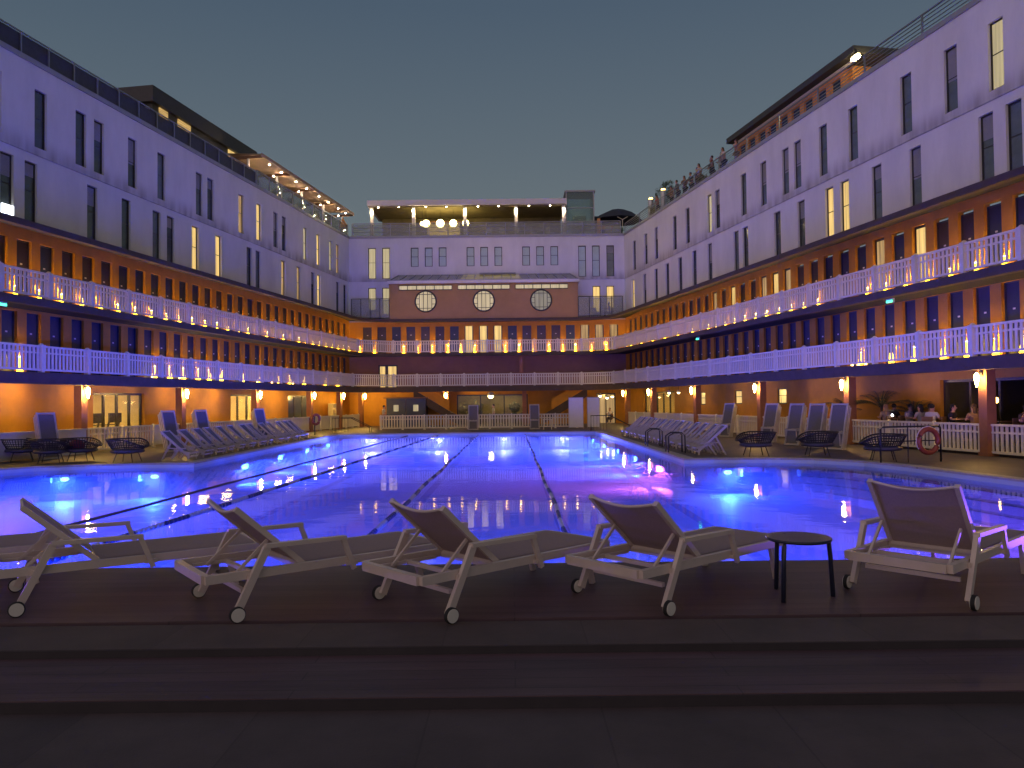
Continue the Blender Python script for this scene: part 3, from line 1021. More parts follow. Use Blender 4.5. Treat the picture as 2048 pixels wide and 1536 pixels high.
for i in range(21):
    xb = bx0 + (bx1 - bx0) * i / 20
    xt = bx0 + .5 + (bx1 - bx0 - 1.0) * i / 20
    f.bar((xb, y0, z0), (xt, y1, z1), .06, .08)
f.bar((bx0, y0, z0), (bx1, y0, z0), .08, .08).bar((bx0 + .5, y1, z1), (bx1 - .5, y1, z1), .08, .08)
gr = wpart(f, 'glass_roof', M['fascia'], wingB)
p.add([(bx0, y0, z0 - .0), (bx1, y0, z0), (bx1 - .5, y1, z1), (bx0 + .5, y1, z1)], [(0, 1, 2, 3)])
p.v = [q - ROOT_AT[wingB.name] for q in p.v]
lpart(p, 'roof_glazing', M['pane_slate'], gr)
k0, k1 = .06, .94
lp = MB().add([(x, y0 + (y1 - y0) * k - .012, z0 + (z1 - z0) * k + .02) for x, k in ((-4.1, k0), (.9, k0), (.7, k1), (-3.9, k1))], [(0, 1, 2, 3)])
lp.v = [q - ROOT_AT[wingB.name] for q in lp.v]
lpart(lp, 'lit_glazing', M['pane_dusk'], gr)
rl = wpart(MB().box(-2.6, 0.4, y1 - .3, y1 - .05, z1 + .03, z1 + .10), 'roof_light', M['fascia'], wingB)

# terraces beside the block: glass balustrades
for x0, x1 in ((-12.9, bx0), (bx1, 9.0)):
    f = MB()
    for i in range(5):
        x = x0 + (x1 - x0) * i / 4
        f.box(x - .025, x + .025, 61.9, 61.95, CT, 10.3)
    f.box(x0, x1, 61.9, 61.96, 10.28, 10.33)
    t = wpart(f, 'terrace_railing', M['dark'], wingB)
    g = MB().box(x0, x1, 61.92, 61.93, CT + .15, 10.25)
    g.v = [q - ROOT_AT[wingB.name] for q in g.v]
    lpart(g, 'railing_glass', M['glass_rail'], t)

# roof guards
def tube_rail(side, u0, u1, sp, z, h, rails, o=WO):
    F, root = FRM[side], WING[side]
    n = max(1, round((u1 - u0) / sp))
    f = MB(F.T)
    for i in range(n + 1):
        u = u0 + (u1 - u0) * i / n
        f.box(u - .03, u + .03, o - .02, o + .04, z, z + h)
    for k in range(rails):
        zz = z + h * (k + 1) / rails
        r = .028 if k == rails - 1 else .014
        f.box(u0, u1, o - r + .01, o + r + .01, zz - r, zz + r)
    return wpart(f, 'roof_railing', M['rail'], root)
zr = PT + .20
rg = tube_rail('L', S0, 17.8, 1.46, zr, .85, 1)
g = MB(FL.T).box(S0, 17.8, WO + .05, WO + .075, zr + .03, zr + .80)
g.v = [q - ROOT_AT[wingL.name] for q in g.v]
lpart(g, 'guard_panel', M['panel'], rg)
rg = tube_rail('L', 17.95, uLw - .2, 1.7, zr, .95, 1)
g = MB(FL.T).box(18.0, uLw - .2, WO + .05, WO + .065, zr + .03, zr + .9)
g.v = [q - ROOT_AT[wingL.name] for q in g.v]
lpart(g, 'railing_glass', M['glass_rail'], rg)
tube_rail('R', S0, uRw - .2, 3.4, zr, .78, 5)
rg = tube_rail('B', XL + .3, XR - .3, 1.55, zr, 1.05, 3)
g = MB(FB.T).box(XL + .3, XR - .3, WO + .05, WO + .062, zr + .03, zr + .98)
g.v = [q - ROOT_AT[wingB.name] for q in g.v]
lpart(g, 'railing_glass', M['glass_rail'], rg)

# ------------------------------------------------------------------ lamps
def uplight_proto():
    t = thing('cone_lamp', '', 'lamp')
    lpart(MB().lathe([(.10, 0), (.105, .05), (.10, .055)], n=12), 'lamp_base', M['black'], t)
    lpart(MB().lathe([(.115, .056), (.108, .15), (.07, .42), (.03, .68)], n=12), 'glowing_cone', M['cone'], t, smooth=True)
    lpart(MB().box(-.028, .028, -.028, .028, .683, .687), 'bulb', M['uplight'], t)
    return t
UP = uplight_proto()
used = [False]
def uplight(F, u, z, label, group, o=WO - .15):
    loc = F.p(u, o, z)
    if not used[0]:
        used[0] = True
        UP.location = loc; UP.rotation_euler = (0, 0, F.ang)
        UP['label'] = label; UP['group'] = group
    else:
        dup(UP, loc, F.ang, label, group)
for i, (u, k) in enumerate(dL2):
    if u > -5.5:
        uplight(FL, u + .594, G2T, 'small glowing amber cone lamp between cabin doors on the left wing\'s upper gallery floor', 'amber cone lamps on the upper left gallery')
for i, (u, k) in enumerate(dR2):
    if u > -4 and 1 and not (7.2 < u + .6 < 9.2):
        uplight(FR, u + .6, G2T, 'small glowing amber cone lamp between cabin doors on the right wing\'s upper gallery floor', 'amber cone lamps on the upper right gallery')
for u in (-12.6, -11.38, -8.96, -7.8, -6.55, -5.3, -4.2, -3.05, -.5, .62, 1.85, 3.1, 4.24, 5.3, 6.62, 7.88):
    uplight(FB, u, G2T, 'small glowing amber cone lamp between cabin doors on the far wing\'s upper gallery floor', 'amber cone lamps on the upper far gallery')
for u in (7.28, 8.54, 9.73, 11.08, 12.18, 13.42, 15.8, 18.06, 20.63, 22.16, 24.47, 28.26, 30.62, -1.1):
    uplight(FL, u, G1T, 'small glowing amber cone lamp at the foot of the left wing\'s lower gallery wall', 'amber cone lamps on the lower left gallery')
for u in (7.0, 5.0, 3.7, 2.12, .96, -.3, -1.4, -2.6):
    uplight(FR, u, G1T, 'small glowing amber cone lamp at the foot of the right wing\'s lower gallery wall', 'amber cone lamps on the lower right gallery')

def candle_proto():
    t = thing('candle_lantern', '', 'lantern')
    lpart(MB().box(-.09, .09, -.09, .09, 0, .02).box(-.09, .09, -.09, .09, .24, .26).box(-.09, -.075, -.09, -.075, .02, .24).box(.075, .09, .075, .09, .02, .24).box(-.09, -.075, .075, .09, .02, .24).box(.075, .09, -.09, -.075, .02, .24), 'lantern_frame', M['dark'], t)
    lpart(MB().lathe([(.05, .02), (.05, .18), (.02, .2)], n=8), 'candle', M['candle'], t)
    return t
CP = candle_proto()
spots = [(FL, 5.0), (FL, 7.6), (FL, 14.9), (FL, 17.3), (FL, 19.6), (FR, 5.9), (FR, 4.6), (FR, 5.5)]
for i, (F, u) in enumerate(spots):
    lab, gp = (('small glowing candle lantern on the left lower gallery floor', 'candle lanterns on the lower left gallery') if F is FL else ('small glowing candle lantern on the right lower gallery floor', 'candle lanterns on the lower right gallery'))
    if i == 0:
        CP.location = F.p(u, .5, G1T); CP['label'] = lab; CP['group'] = gp
    else:
        dup(CP, F.p(u, .5 + .3 * (i % 2), G1T), F.ang, lab, gp)

def lantern_proto():
    t = thing('wall_lantern', '', 'lamp')
    lpart(MB().box(-.03, .03, -.02, .16, .18, .21).box(-.05, .05, .14, .16, .08, .3), 'bracket', M['black'], t)
    lpart(MB().lathe([(.015, -.26), (.05, -.12), (.075, .03), (.062, .11), (.02, .17), (1e-5, .18)], n=12), 'glowing_shade', M['lantern'], t, smooth=True)
    return t
LP = lantern_proto()
lanterns = []
for i, u in enumerate(colsL):
    lanterns.append((FL.p(u - .05, .02, 2.48), FL.ang, 'glowing amber torch lantern on a ground floor column of the left wing', 'torch lanterns on the left columns'))
for i, u in enumerate(colsR):
    lanterns.append((FR.p(u, .02, 2.46), FR.ang, 'glowing amber torch lantern on a ground floor column of the right wing', 'torch lanterns on the right columns'))
lanterns.append((FB.p(-5.4, .65, 2.45), 0, 'glowing amber torch lantern on the column left of the far glass doors', None))
for i, (p, a, lab, g) in enumerate(lanterns):
    if i == 0:
        LP.location = p; LP.rotation_euler = (0, 0, a); LP['label'] = lab; LP['group'] = g
    else:
        o = dup(LP, p, a, lab, g or '')
        if g is None: del o['group']
        if 'right wing' in lab:
            sh = [c for c in o.children if c.name.startswith('glowing')][0]
            sh.material_slots[0].link = 'OBJECT'; sh.material_slots[0].material = M['lantern_dim']
def pendant(x, y, z, r, label, ztop, group=None):
    t = thing('pendant_lamp', label, 'lamp', (x, y, z), 0, group)
    lpart(MB().tube([(0, 0, r), (0, 0, ztop - z)], .012, 6), 'cord', M['black'], t)
    lpart(MB().lathe([(.05, r), (r * .8, r * .7), (r, 0), (r * .9, -.02)], n=14), 'lamp_shade', M['hub'], t)
    lpart(MB().ball((0, 0, -.02), r * .75), 'bulb', M['globe'], t)
    return t
pendant(-1.75, 62.6, 2.4, .3, 'round white pendant lamp glowing over the far glass doors', G1T - .15)
for x, y, z in ((7.1, 62.0, 2.3), (7.7, 62.4, 2.15), (8.1, 62.2, 2.25)):
    pendant(x, y, z, .16, 'small glowing pendant bulb in the far right ground floor corner', G1T - .15, 'pendant bulbs in the far right corner')
for u, o in ((27.0, 1.3), (25.6, 1.4)):
    p = FR.p(u, o, 2.4); pendant(p.x, p.y, p.z, .13, 'small glowing bulb hung before the right wing\'s glass doors', G1T - .15, 'bulbs before the right glass doors')
for (u, o, z), lab in (((1.6, WO + 1.4, 2.25), 'dim round orange lamp inside the right restaurant opening, upper one'), ((.9, WO + .9, 1.75), 'dim orange lamp inside the right restaurant opening, lower one')):
    p = FR.p(u, o, z)
    t = thing('globe_lamp', lab, 'lamp', p)
    lpart(MB().ball((0, 0, 0), .11), 'bulb', M['candle'], t); lpart(MB().tube([(0, 0, .1), (0, 0, 2.7 - z)], .01, 6), 'cord', M['black'], t)

# strip lamps under the lower gallery, washing the left ground wall
STR = None
for i, u in enumerate((-7.5, -4.2, -1.2, 1.9, 8.3, 10.6, 12.9, 19.2, 20.8, 27.8, 30.2)):
    lab, g = 'thin amber strip lamp under the left lower gallery close to the orange wall', 'strip lamps under the left lower gallery'
    if STR is None:
        STR = thing('strip_lamp', lab, 'lamp', FL.p(u, 1.35, G1T - .16), FL.ang, g)
        lpart(MB().box(-.5, .5, -.05, .05, -.05, 0), 'lamp_housing', M['dark'], STR)
        lpart(MB().box(-.48, .48, -.035, .035, -.058, -.052), 'lamp_tube', M['strip'], STR)
    else:
        dup(STR, FL.p(u, 1.35, G1T - .16), FL.ang, lab, g)
# green emergency signs under the upper gallery
for F, u, lab in ((FR, 3.72, 'green emergency sign nearest the camera under the right upper gallery'), (FR, 21.5, 'green emergency sign deep along the right lower gallery'), (FL, -2.98, 'green emergency sign under the left upper gallery at the photo edge')):
    t = thing('emergency_sign', lab, 'sign', F.p(u, 1.0, G2B - .02), F.ang)
    lpart(MB().box(-.2, .2, -.04, .04, -.02, .14), 'sign_body', M['plate'], t)
    lpart(MB().box(-.17, .17, -.05, -.042, 0, .07), 'sign_face', M['green'], t)
# bright lamp in the leftmost lower window
t = thing('window_lamp', 'bright white square lamp at the foot of a dark window at the far left', 'lamp', FL.p(-1.5, WO + .04, 9.32), FL.ang)
lpart(MB().box(-.27, .27, -.03, .04, 0, .36), 'lamp_shade', M['white_lamp'], t)
lpart(MB().box(-.1, .1, 0, .05, -.04, 0), 'lamp_base', M['dark'], t)

# ------------------------------------------------------------------ ground, pool, water
pool = [(-16.6, 7.3), (11.9, 7.3), (11.9, 12.0), (11.5, 16.0), (11.0, 19.0), (10.75, 21.0), (10.3, 22.6), (9.3, 23.8), (8.0, 24.25), (5.4, 24.3), (5.05, 46.9), (-10.6, 46.9), (-10.35, 25.0),
        (-11.6, 25.0), (-13.4, 24.75), (-15.0, 24.1), (-16.0, 23.0), (-16.5, 21.0), (-16.6, 17.0)]
POOLZ, WZ = -1.05, -.12
def fill(outer, inner, z):
    bm = bmesh.new()
    es = []
    for loop in (outer, inner):
        vs = [bm.verts.new((x, y, z)) for x, y in loop]
        es += [bm.edges.new((vs[i], vs[(i + 1) % len(vs)])) for i in range(len(vs))]
    bmesh.ops.triangle_fill(bm, edges=es, use_beauty=True)
    for fc in list(bm.faces):
        pass
    m = MB()
    m.v = [v.co.copy() for v in bm.verts]
    bm.verts.index_update()
    m.f = [tuple(v.index for v in fc.verts) for fc in bm.faces]
    bm.free()
    return m
def inflate(poly, d):
    n = len(poly)
    out = []
    for i in range(n):
        p, a, b = Vector(poly[i]), Vector(poly[i - 1]), Vector(poly[(i + 1) % n])
        e1, e2 = (p - a).normalized(), (b - p).normalized()
        n1, n2 = Vector((e1.y, -e1.x)), Vector((e2.y, -e2.x))
        k = (n1 + n2)
        k = k / max(.25, k.dot(n1) if abs(k.dot(n1)) > .2 else .25)
        out.append(tuple(p + k * d))
    return out
cop = inflate(pool, .42)
cop = [(x, max(y, 7.2)) for x, y in cop]
struct(fill([(-150, 7.2 - .02), (150, 7.2 - .02), (150, 300), (-150, 300)], [(x, max(y, 7.2)) for x, y in cop], 0.0), 'pool_deck', M['deck'])
c = MB()
nP = len(pool)
vs = [(x, y, .028) for x, y in cop] + [(x, y, .028) for x, y in pool] + [(x, y, -.01) for x, y in cop] + [(x, y, -.03) for x, y in pool]
fs = []
for i in range(nP):
    j = (i + 1) % nP
    fs += [(i, j, nP + j, nP + i), (i, 2 * nP + i, 2 * nP + j, j), (nP + i, nP + j, 3 * nP + j, 3 * nP + i)]
struct(c.add(vs, fs), 'pool_coping', M['coping'])
b = MB()
vs = [(x, y, -.02) for x, y in pool] + [(x, y, POOLZ) for x, y in pool]
fs = [(i, (i + 1) % nP, nP + (i + 1) % nP, nP + i) for i in range(nP)] + [tuple(range(nP, 2 * nP))]
struct(b.add(vs, fs), 'pool_basin', M['pool'])
wi = inflate(pool, -.02)
w = MB().add([(x, y, WZ) for x, y in wi] + [(x, y, POOLZ + .03) for x, y in wi], [tuple(range(nP)), tuple(reversed(range(nP, 2 * nP)))] + [(i, nP + i, nP + (i + 1) % nP, (i + 1) % nP) for i in range(nP)])
wo = struct(w, 'pool_water', M['water'])
wo.data.materials.append(water_side_mat())
for p in wo.data.polygons:
    p.material_index = 0 if p.center.z > WZ - .01 else 1
ln = MB()
for x in (1.15, -2.75, -6.6, 4.78 - .25):
    ln.box(x - .13, x + .13, 9.5, 45.0, POOLZ + .004, POOLZ + .008)
    ln.box(x - .5, x + .5, 44.7, 45.0, POOLZ + .009, POOLZ + .012)
struct(ln, 'pool_lane_lines', M['pool_line'])
# dark grilles and drains set in the pool floor
for x, y, sx, sy, lab in ((11.0, 17.4, .5, .8, 'dark rectangular grille on the pool floor at the right edge'), (10.2, 23.2, .5, .6, 'dark flat grille on the pool floor before the underwater steps')):
    tag(MB().box(x - sx, x + sx, y - sy, y + sy, POOLZ + .002, POOLZ + .02).build('floor_grille', M['pool_line'], origin=(x, y, POOLZ)), lab, 'grille')
for x, y in ((8.4, 18.0), (-8.0, 21.5), (-11.5, 19.5), (-1.0, 15.5), (2.6, 22.0)):
    o = MB().lathe([(.17, POOLZ + .003), (.17, POOLZ + .02)], (x, y, 0), 16).build('floor_drain', M['pool_line'], origin=(x, y, POOLZ))
    tag(o, 'small round dark drain cover on the lit pool floor', 'drain', 'drain covers on the pool floor')
# steps down into the water on the right
edge = [Vector(p) for p in pool[3:8]]
t = wthing('pool_steps', 'underwater steps with dark dashed nosings along the pool\'s curved right edge', 'steps', (11, 19, POOLZ))
for k in range(4):
    A = [p + Vector((-(.35 * k), -.05 * k)) for p in edge]
    B = [p + Vector((-(.35 * (k + 1)), -.05 * (k + 1))) for p in edge]
    z = -.30 - .18 * k
    wpart(MB().strip(A, B, POOLZ, z), 'tread', M['pool'], t)
    d = MB()
    for a, bb in zip(B, B[1:]):
        L = (bb - a).length
        q = max(1, int(L / .3))
        for i in range(q):
            p0, p1 = a.lerp(bb, (i + .1) / q), a.lerp(bb, (i + .65) / q)
            d.bar((p0.x + .06, p0.y, z + .006), (p1.x + .06, p1.y, z + .006), .09, .008)
    wpart(d, 'nosing_tiles', M['pool_line'], t)
# lane ropes
def rope(x0, y0, x1, y1, lab, m='rope', r=.042):
    Yl = 7.5
    dx = (x1 - x0) / (y1 - y0)
    pts = [(x0 + dx * (y - y0) + .02 * math.sin(y * .9), y, WZ + .01) for y in [Yl + i * (46.8 - Yl) / 90 for i in range(91)]]
    if m == 'rope':
        k = MB().tube(pts, .012, 6)
        for i in range(int((46.6 - 7.6) / .15)):
            y = 7.65 + .15 * i
            x = x0 + dx * (y - y0) + .02 * math.sin(y * .9)
            k.tube([(x - dx * .055, y - .055, WZ + .01), (x - dx * .03, y - .035, WZ + .01), (x + dx * .03, y + .035, WZ + .01), (x + dx * .055, y + .055, WZ + .01)], [r * .6, r, r, r * .6], 8)
    else:
        k = MB().tube(pts, .028, 6)
    return tag(k.build('lane_rope', M[m], origin=(x0, 0, WZ), smooth=True), lab, 'lane rope')
rope(.8, 12, .78, 43, 'blue and white lane rope right of the pool middle, ending behind the third whole lounger')
rope(-2.16, 11.6, -2.08, 45.5, 'blue and white lane rope left of the pool middle')
rope(-5.95, 12.5, -4.6, 44, 'blue and white lane rope that runs slightly askew on the pool\'s left half')
rope(-7.5, 13.4, -6.6, 40, 'thin brown cable floating as the leftmost lane rope', 'cable')

# underwater lamps
ULM = dict(lilac=emit("underwater_lilac", (0.6, 0.6, 1.0), 9), blue=emit("underwater_blue", (0.25, 0.55, 1.0), 9), violet=emit("underwater_violet", (0.75, 0.45, 1.0), 9), magenta=emit("underwater_magenta", (1.0, 0.45, 0.95), 9))
ULC = dict(lilac=(0.10, 0.12, 1.0), blue=(0.015, 0.055, 1.0), violet=(0.25, 0.08, 1.0), magenta=(0.75, 0.14, 1.0))
ULP = 1550
def pool_lamp(x, y, nx, ny, m, lab, g=None, z=-.40, power=1.0):
    """recessed oval underwater lamp whose own light shines out into the water"""
    t = thing('underwater_lamp', lab, 'lamp', (x, y, z), math.atan2(ny, nx) - math.pi / 2, g)
    Tm = Matrix.Diagonal((1.0, 1.0, .5)) @ Matrix.Rotation(R(-90), 3, 'X')
    lpart(MB().lathe([(.17, 0), (.17, .03), (.13, .035)], n=16, Mx=Tm), 'lamp_rim', M['steel'], t)
    lpart(MB().lathe([(.13, .038), (.12, .05), (1e-5, .058)], n=16, Mx=Tm), 'lamp_lens', ULM[m], t)
    ld = bpy.data.lights.new('underwater_light', 'AREA')
    ld.shape = 'DISK'
    ld.size = .12
    ld.energy = ULP * power
    ld.color = ULC[m]
    ld.spread = R(125)
    lo = bpy.data.objects.new('underwater_light', ld)
    col.objects.link(lo)
    lo.parent = t
    lo.location = (0, .08, 0)
    lo.rotation_euler = (R(75), 0, 0)
    lpart(MB().box(-.34, .34, .0, .50, .10, .115).box(-.34, -.325, .0, .50, -.1, .10).box(.325, .34, .0, .50, -.1, .10), 'added_light_hood', M['pool'], t)  # hood added to block the lamp's upward light
GB = 'underwater lamps in the pool walls'
for y in (28.5, 33, 37.5, 42):
    pool_lamp(-10.38 - (y - 25) * .011 + .01, y, 1, 0, 'blue', 'round pale underwater lamp in the straight left pool wall', 'underwater lamps of the left pool wall')
for y in (30, 34.5, 39, 43.5):
    pool_lamp(5.38 - (y - 24.3) * .0155 - .02, y, -1, 0, 'blue', 'round blue underwater lamp in the straight right pool wall', 'underwater lamps of the right pool wall')
pool_lamp(5.36, 25.6, -1, -.25, 'magenta', 'pink underwater lamp in the right pool wall near the corner', power=.22)
for x in (-8.5, -4.5, -.5, 3):
    pool_lamp(x, 46.88, 0, -1, 'lilac', 'round pale underwater lamp in the far pool wall', 'underwater lamps of the far pool wall')
pool_lamp(-14.2, 24.41, .4, -.9, 'blue', 'glowing underwater lamp below the left deck edge, left of its pair', power=.5)
pool_lamp(-11.6, 24.97, .1, -1, 'blue', 'glowing underwater lamp below the left deck edge, right of its pair', power=.5)
pool_lamp(6.75, 24.26, 0, -1, 'blue', 'glowing underwater lamp below the right deck edge, left of its pair', power=.5)
pool_lamp(9.25, 23.82, -.6, -.8, 'blue', 'glowing underwater lamp below the right deck edge, right of its pair', power=.5)
for y in (11, 15.5, 20):
    pool_lamp(-16.57, y, 1, 0, 'violet' if y == 15.5 else 'blue', 'underwater lamp in the near left pool wall', 'underwater lamps of the near left wall')
for y in (10, 13.5):
    pool_lamp(11.86, y, -1, 0, 'violet', 'violet underwater lamp in the near right pool wall', 'underwater lamps of the near right wall', power=.25)
for x, m in ((-14, 'violet'), (-9.5, 'blue'), (-5, 'blue'), (-.5, 'blue'), (4, 'blue'), (8.5, 'violet')):
    pool_lamp(x, 7.33, 0, 1, m, 'underwater lamp in the pool wall under the near deck', 'underwater lamps under the near deck')

# near deck and shallow steps towards the viewer
NZ = .40
struct(MB().box(-30, 30, 5.37, 7.16, -1.1, NZ), 'near_deck', M['near_deck'])
struct(MB().box(-30, 30, 5.30, 5.368, -1.1, NZ - .05), 'deck_channel', M['black'])
struct(MB().box(-30, 30, 4.768, 4.7755, NZ - .052, NZ - .005).box(-30, 30, 4.078, 4.0855, NZ - .115, NZ - .057), 'riser_shade_strips', M['riser_shade'])  # thin plates over the risers; shade of a recessed gap put into their colour
struct(MB().box(-30, 30, 4.78, 5.298, -1.1, NZ - .002), 'stone_band', M['near_stone'])
struct(MB().box(-30, 30, 4.09, 4.778, -1.1, NZ - .052), 'upper_step', M['near_deck'])
struct(MB().box(-30, 30, -40, 4.088, -1.1, NZ - .115), 'lower_paving', M['near_stone'])

# ------------------------------------------------------------------ near loungers
def make_lounger(tx=.23, tz=.755):
    t = thing('sun_lounger', '', 'sun lounger')
    W = .36
    f = MB()
    for s in (-1, 1):
        f.box(0.0, 1.92, s * W - .02, s * W + .02, .272, .332)
    f.box(-.02, .03, -W + .02, W - .02, .270, .333).box(1.885, 1.94, -W + .024, W - .024, .265, .33)
    f.box(.34, .37, -W + .024, W - .024, .27, .30).box(.70, .74, -W + .024, W - .024, .27, .31).box(1.3, 1.33, -W + .024, W - .024, .27, .30)
    f.box(.255, .285, -W + .024, W - .024, .17, .20)
    for s in (-1, 1):
        f.box(.1, .62, s * (W - .06) - .012, s * (W - .06) + .012, .275, .30)
    lpart(f, 'frame', M['frame'], t)
    bed = MB()
    n, k = 10, 8
    for i in range(n + 1):
        for j in range(k + 1):
            y = -W + .03 + (2 * W - .06) * j / k
            x = .72 + 1.17 * i / n
            z = .336 - .012 * math.sin(math.pi * j / k) * math.sin(math.pi * i / n)
            bed.v.append(Vector((x, y, z)))
    for i in range(n):
        for j in range(k):
            a = i * (k + 1) + j
            bed.f.append((a, a + 1, a + k + 2, a + k + 1))
    m0 = len(bed.v)
    bed.v += [p - Vector((0, 0, .008)) for p in bed.v[:m0]]
    bed.f += [tuple(reversed([q + m0 for q in fc])) for fc in list(bed.f)]
    lpart(bed, 'bed_fabric', M['sling'], t, smooth=True)
    # backrest: hinge at (.70, .325) rising towards the head
    hx, hz = .70, .325
    bk = MB()
    for i in range(n + 1):
        for j in range(k + 1):
            q = i / n
            y = (-W + .045 + (2 * W - .09) * j / k)
            sag = .045 * math.sin(math.pi * j / k) * (q ** 1.5)
            x = hx + (tx - hx) * q
            z = hz + (tz - hz) * q
            nx, nz = (tz - hz), (hx - tx)
            L = math.hypot(nx, nz)
            bk.v.append(Vector((x - nx / L * sag * .5, y, z - nz / L * sag)))
    for i in range(n):
        for j in range(k):
            a = i * (k + 1) + j
            bk.f.append((a, a + 1, a + k + 2, a + k + 1))
    m0 = len(bk.v)
    bk.v += [p + Vector((.006, 0, .006)) for p in bk.v[:m0]]
    bk.f += [tuple(reversed([q + m0 for q in fc])) for fc in list(bk.f)]
    br = lpart(bk, 'backrest', M['sling'], t, smooth=True)
    bf = MB()
    for s in (-1, 1):
        bf.bar((hx + .03, s * (W - .045), hz - .02), (tx - .01, s * (W - .045), tz + .008), .036, .04)
    bf.bar((hx, -W + .05, hz - .01), (hx, W - .05, hz - .01), .03, .03)
    tp = [(tx - .005 , -W + .06 + (2 * W - .12) * j / 8, tz - .04 * math.sin(math.pi * j / 8)) for j in range(9)]
    bf.tube(tp, .012, 6)
    lpart(bf, 'backrest_frame', M['frame'], br)
    for s in (-1, 1):
        st = MB()
        st.bar((.46, s * (W - .075), .515), (.20, s * (W - .075), .275), .018, .022)
        lpart(st, 'support_strut', M['frame'], t)
        a = MB()
        y = s * (W + .047)
        a.bar((.40, y, .495), (1.02, y, .485), .05, .03)
        a.bar((1.0, y, .475), (1.09, y, .24), .036, .03, (0, 1, 0))
        a.box(1.03, 1.12, min(y, s * W), max(y, s * W), .27, .30)
        lpart(a, 'armrest', M['frame'], t)
        lg = MB()
        lg.bar((.415, y, .485), (.195, y, .05), .034, .052, (1, 0, 0))
        lg.box(.28, .33, min(y, s * W), max(y, s * W), .27, .31)
        lpart(lg, 'leg', M['frame'], t)
        fl = MB().bar((1.66, s * (W - .01), .27), (1.73, s * (W - .01), .0), .03, .045, (1, 0, 0))
        lpart(fl, 'foot_leg', M['frame'], t)
        wy = s * (W + .088)
        Tm = Matrix.Rotation(R(90), 3, 'X')
        wh = MB().lathe([(.045, -.016), (.055, -.012), (.055, .012), (.045, .016)], (.19, wy, .055), 20, Tm)
        wo = lpart(wh, 'wheel', M['tyre'], t)
        lpart(MB().lathe([(.047, -.02), (.047, .02)], (.19, wy, .055), 20, Tm), 'hub', M['hub'], wo)
    return t
LG = make_lounger()
def place_lounger(o, wx, wy, ang, first=False, label=''):
    """wx, wy: middle of the wheel axle"""
    a = R(ang)
    loc = (wx - .19 * math.cos(a), wy - .19 * math.sin(a), NZ)
    if first:
        o.location = loc; o.rotation_euler = (0, 0, a); o['label'] = label; o['group'] = 'white framed loungers on the near deck'
        return o
    return dup(o, loc, a, label, 'white framed loungers on the near deck')
place_lounger(LG, -.73, 5.57, 42.5, True, 'middle of five whole white framed loungers on the near deck, back to the camera')
place_lounger(LG, -3.80, 5.90, 33, label='white framed lounger at the left photo edge, backrest seen nearly edge on')
place_lounger(LG, -2.18, 5.67, 38, label='second white framed lounger from the left on the near deck, beside the lane rope')
place_lounger(LG, .78, 5.70, 40.5, label='white framed lounger immediately left of the dark round side table')
place_lounger(make_lounger(.33, .84), 2.92, 5.75, 42, True, label='white framed lounger immediately right of the dark round side table')
place_lounger(LG, -5.55, 6.05, 32, label='lounger mostly cut off by the left photo edge, only its foot end in view')

# side table
t = thing('side_table', 'dark round three legged side table between the two rightmost loungers', 'table', (2.16, 5.86, NZ))
lpart(MB().lathe([(.222, .425), (.236, .43), (.24, .44), (.236, .45), (1e-5, .452)], n=40), 'table_top', M['table'], t)
for dx, dy in ((-.16, -.15), (-.09, .21), (.23, -.01)):
    a = math.atan2(dy, dx)
    c_, s_ = math.cos(a), math.sin(a)
    lg = MB()
    lg.tube([(c_ * .14, s_ * .14, .436), (c_ * .205, s_ * .205, .434), (c_ * .225, s_ * .225, .41), (c_ * .235, s_ * .235, .3), (c_ * .25, s_ * .25, .0)], .017, 10)
    lpart(lg, 'leg', M['table'], t, smooth=True)

# ------------------------------------------------------------------ deck chairs, stored loungers, wicker chairs
def make_deck_chair():
    t = thing('deck_chair', '', 'deck chair')
    f = MB()
    for s in (-1, 1):
        y = s * .30
        f.bar((.0, y, .10), (1.02, y, 1.0), .05, .07)
        f.bar((.62, y + s * .05, .0), (.30, y + s * .05, .44), .04, .05)
        f.bar((.95, y + s * .05, .0), (.62, y + s * .05, .62), .04, .05)
        f.bar((.12, y + s * .05, .40), (.70, y + s * .05, .42), .05, .03)
        f.bar((-.05, y, .24), (.55, y, .36), .04, .05)
        f.bar((.05, y, .0), (.05, y, .25), .04, .05)
    f.bar((1.0, -.30, .985), (1.0, .30, .985), .05, .05).bar((.0, -.30, .12), (.0, .30, .12), .05, .05).bar((-.03, -.3, .24), (-.03, .3, .24), .05, .04)
    f.bar((.9, -.33, .08), (.9, .33, .08), .03, .03)
    lpart(f, 'frame', M['deck_white'], t)
    c = MB()
    pts = [(-.02, .25), (.12, .22), (.3, .27), (.48, .45), (.7, .68), (.98, .98)]
    for i, (x, z) in enumerate(pts):
        c.v += [Vector((x, -.26, z)), Vector((x, .26, z)), Vector((x + .01, -.26, z + .015)), Vector((x + .01, .26, z + .015))]
        if i:
            a = 4 * (i - 1)
            c.f += [(a, a + 1, a + 5, a + 4), (a + 2, a + 6, a + 7, a + 3)]
    lpart(c, 'canvas_seat', M['chair_cloth'], t)
    return t
DC = make_deck_chair()
for i in range(13):
    y = 26.9 + 1.27 * i
    x = -11.15 - .006 * i
    lab = 'white framed deck chair with grey canvas in the row along the pool\'s left edge'
    a = R(180 + rnd.uniform(-5, 5))
    if i == 0:
        DC.location = (x, y, 0); DC.rotation_euler = (0, 0, a); DC['label'] = lab; DC['group'] = 'deck chairs along the left pool edge'
    else:
        dup(DC, (x + rnd.uniform(-.08, .08), y, 0), a, lab, 'deck chairs along the left pool edge')
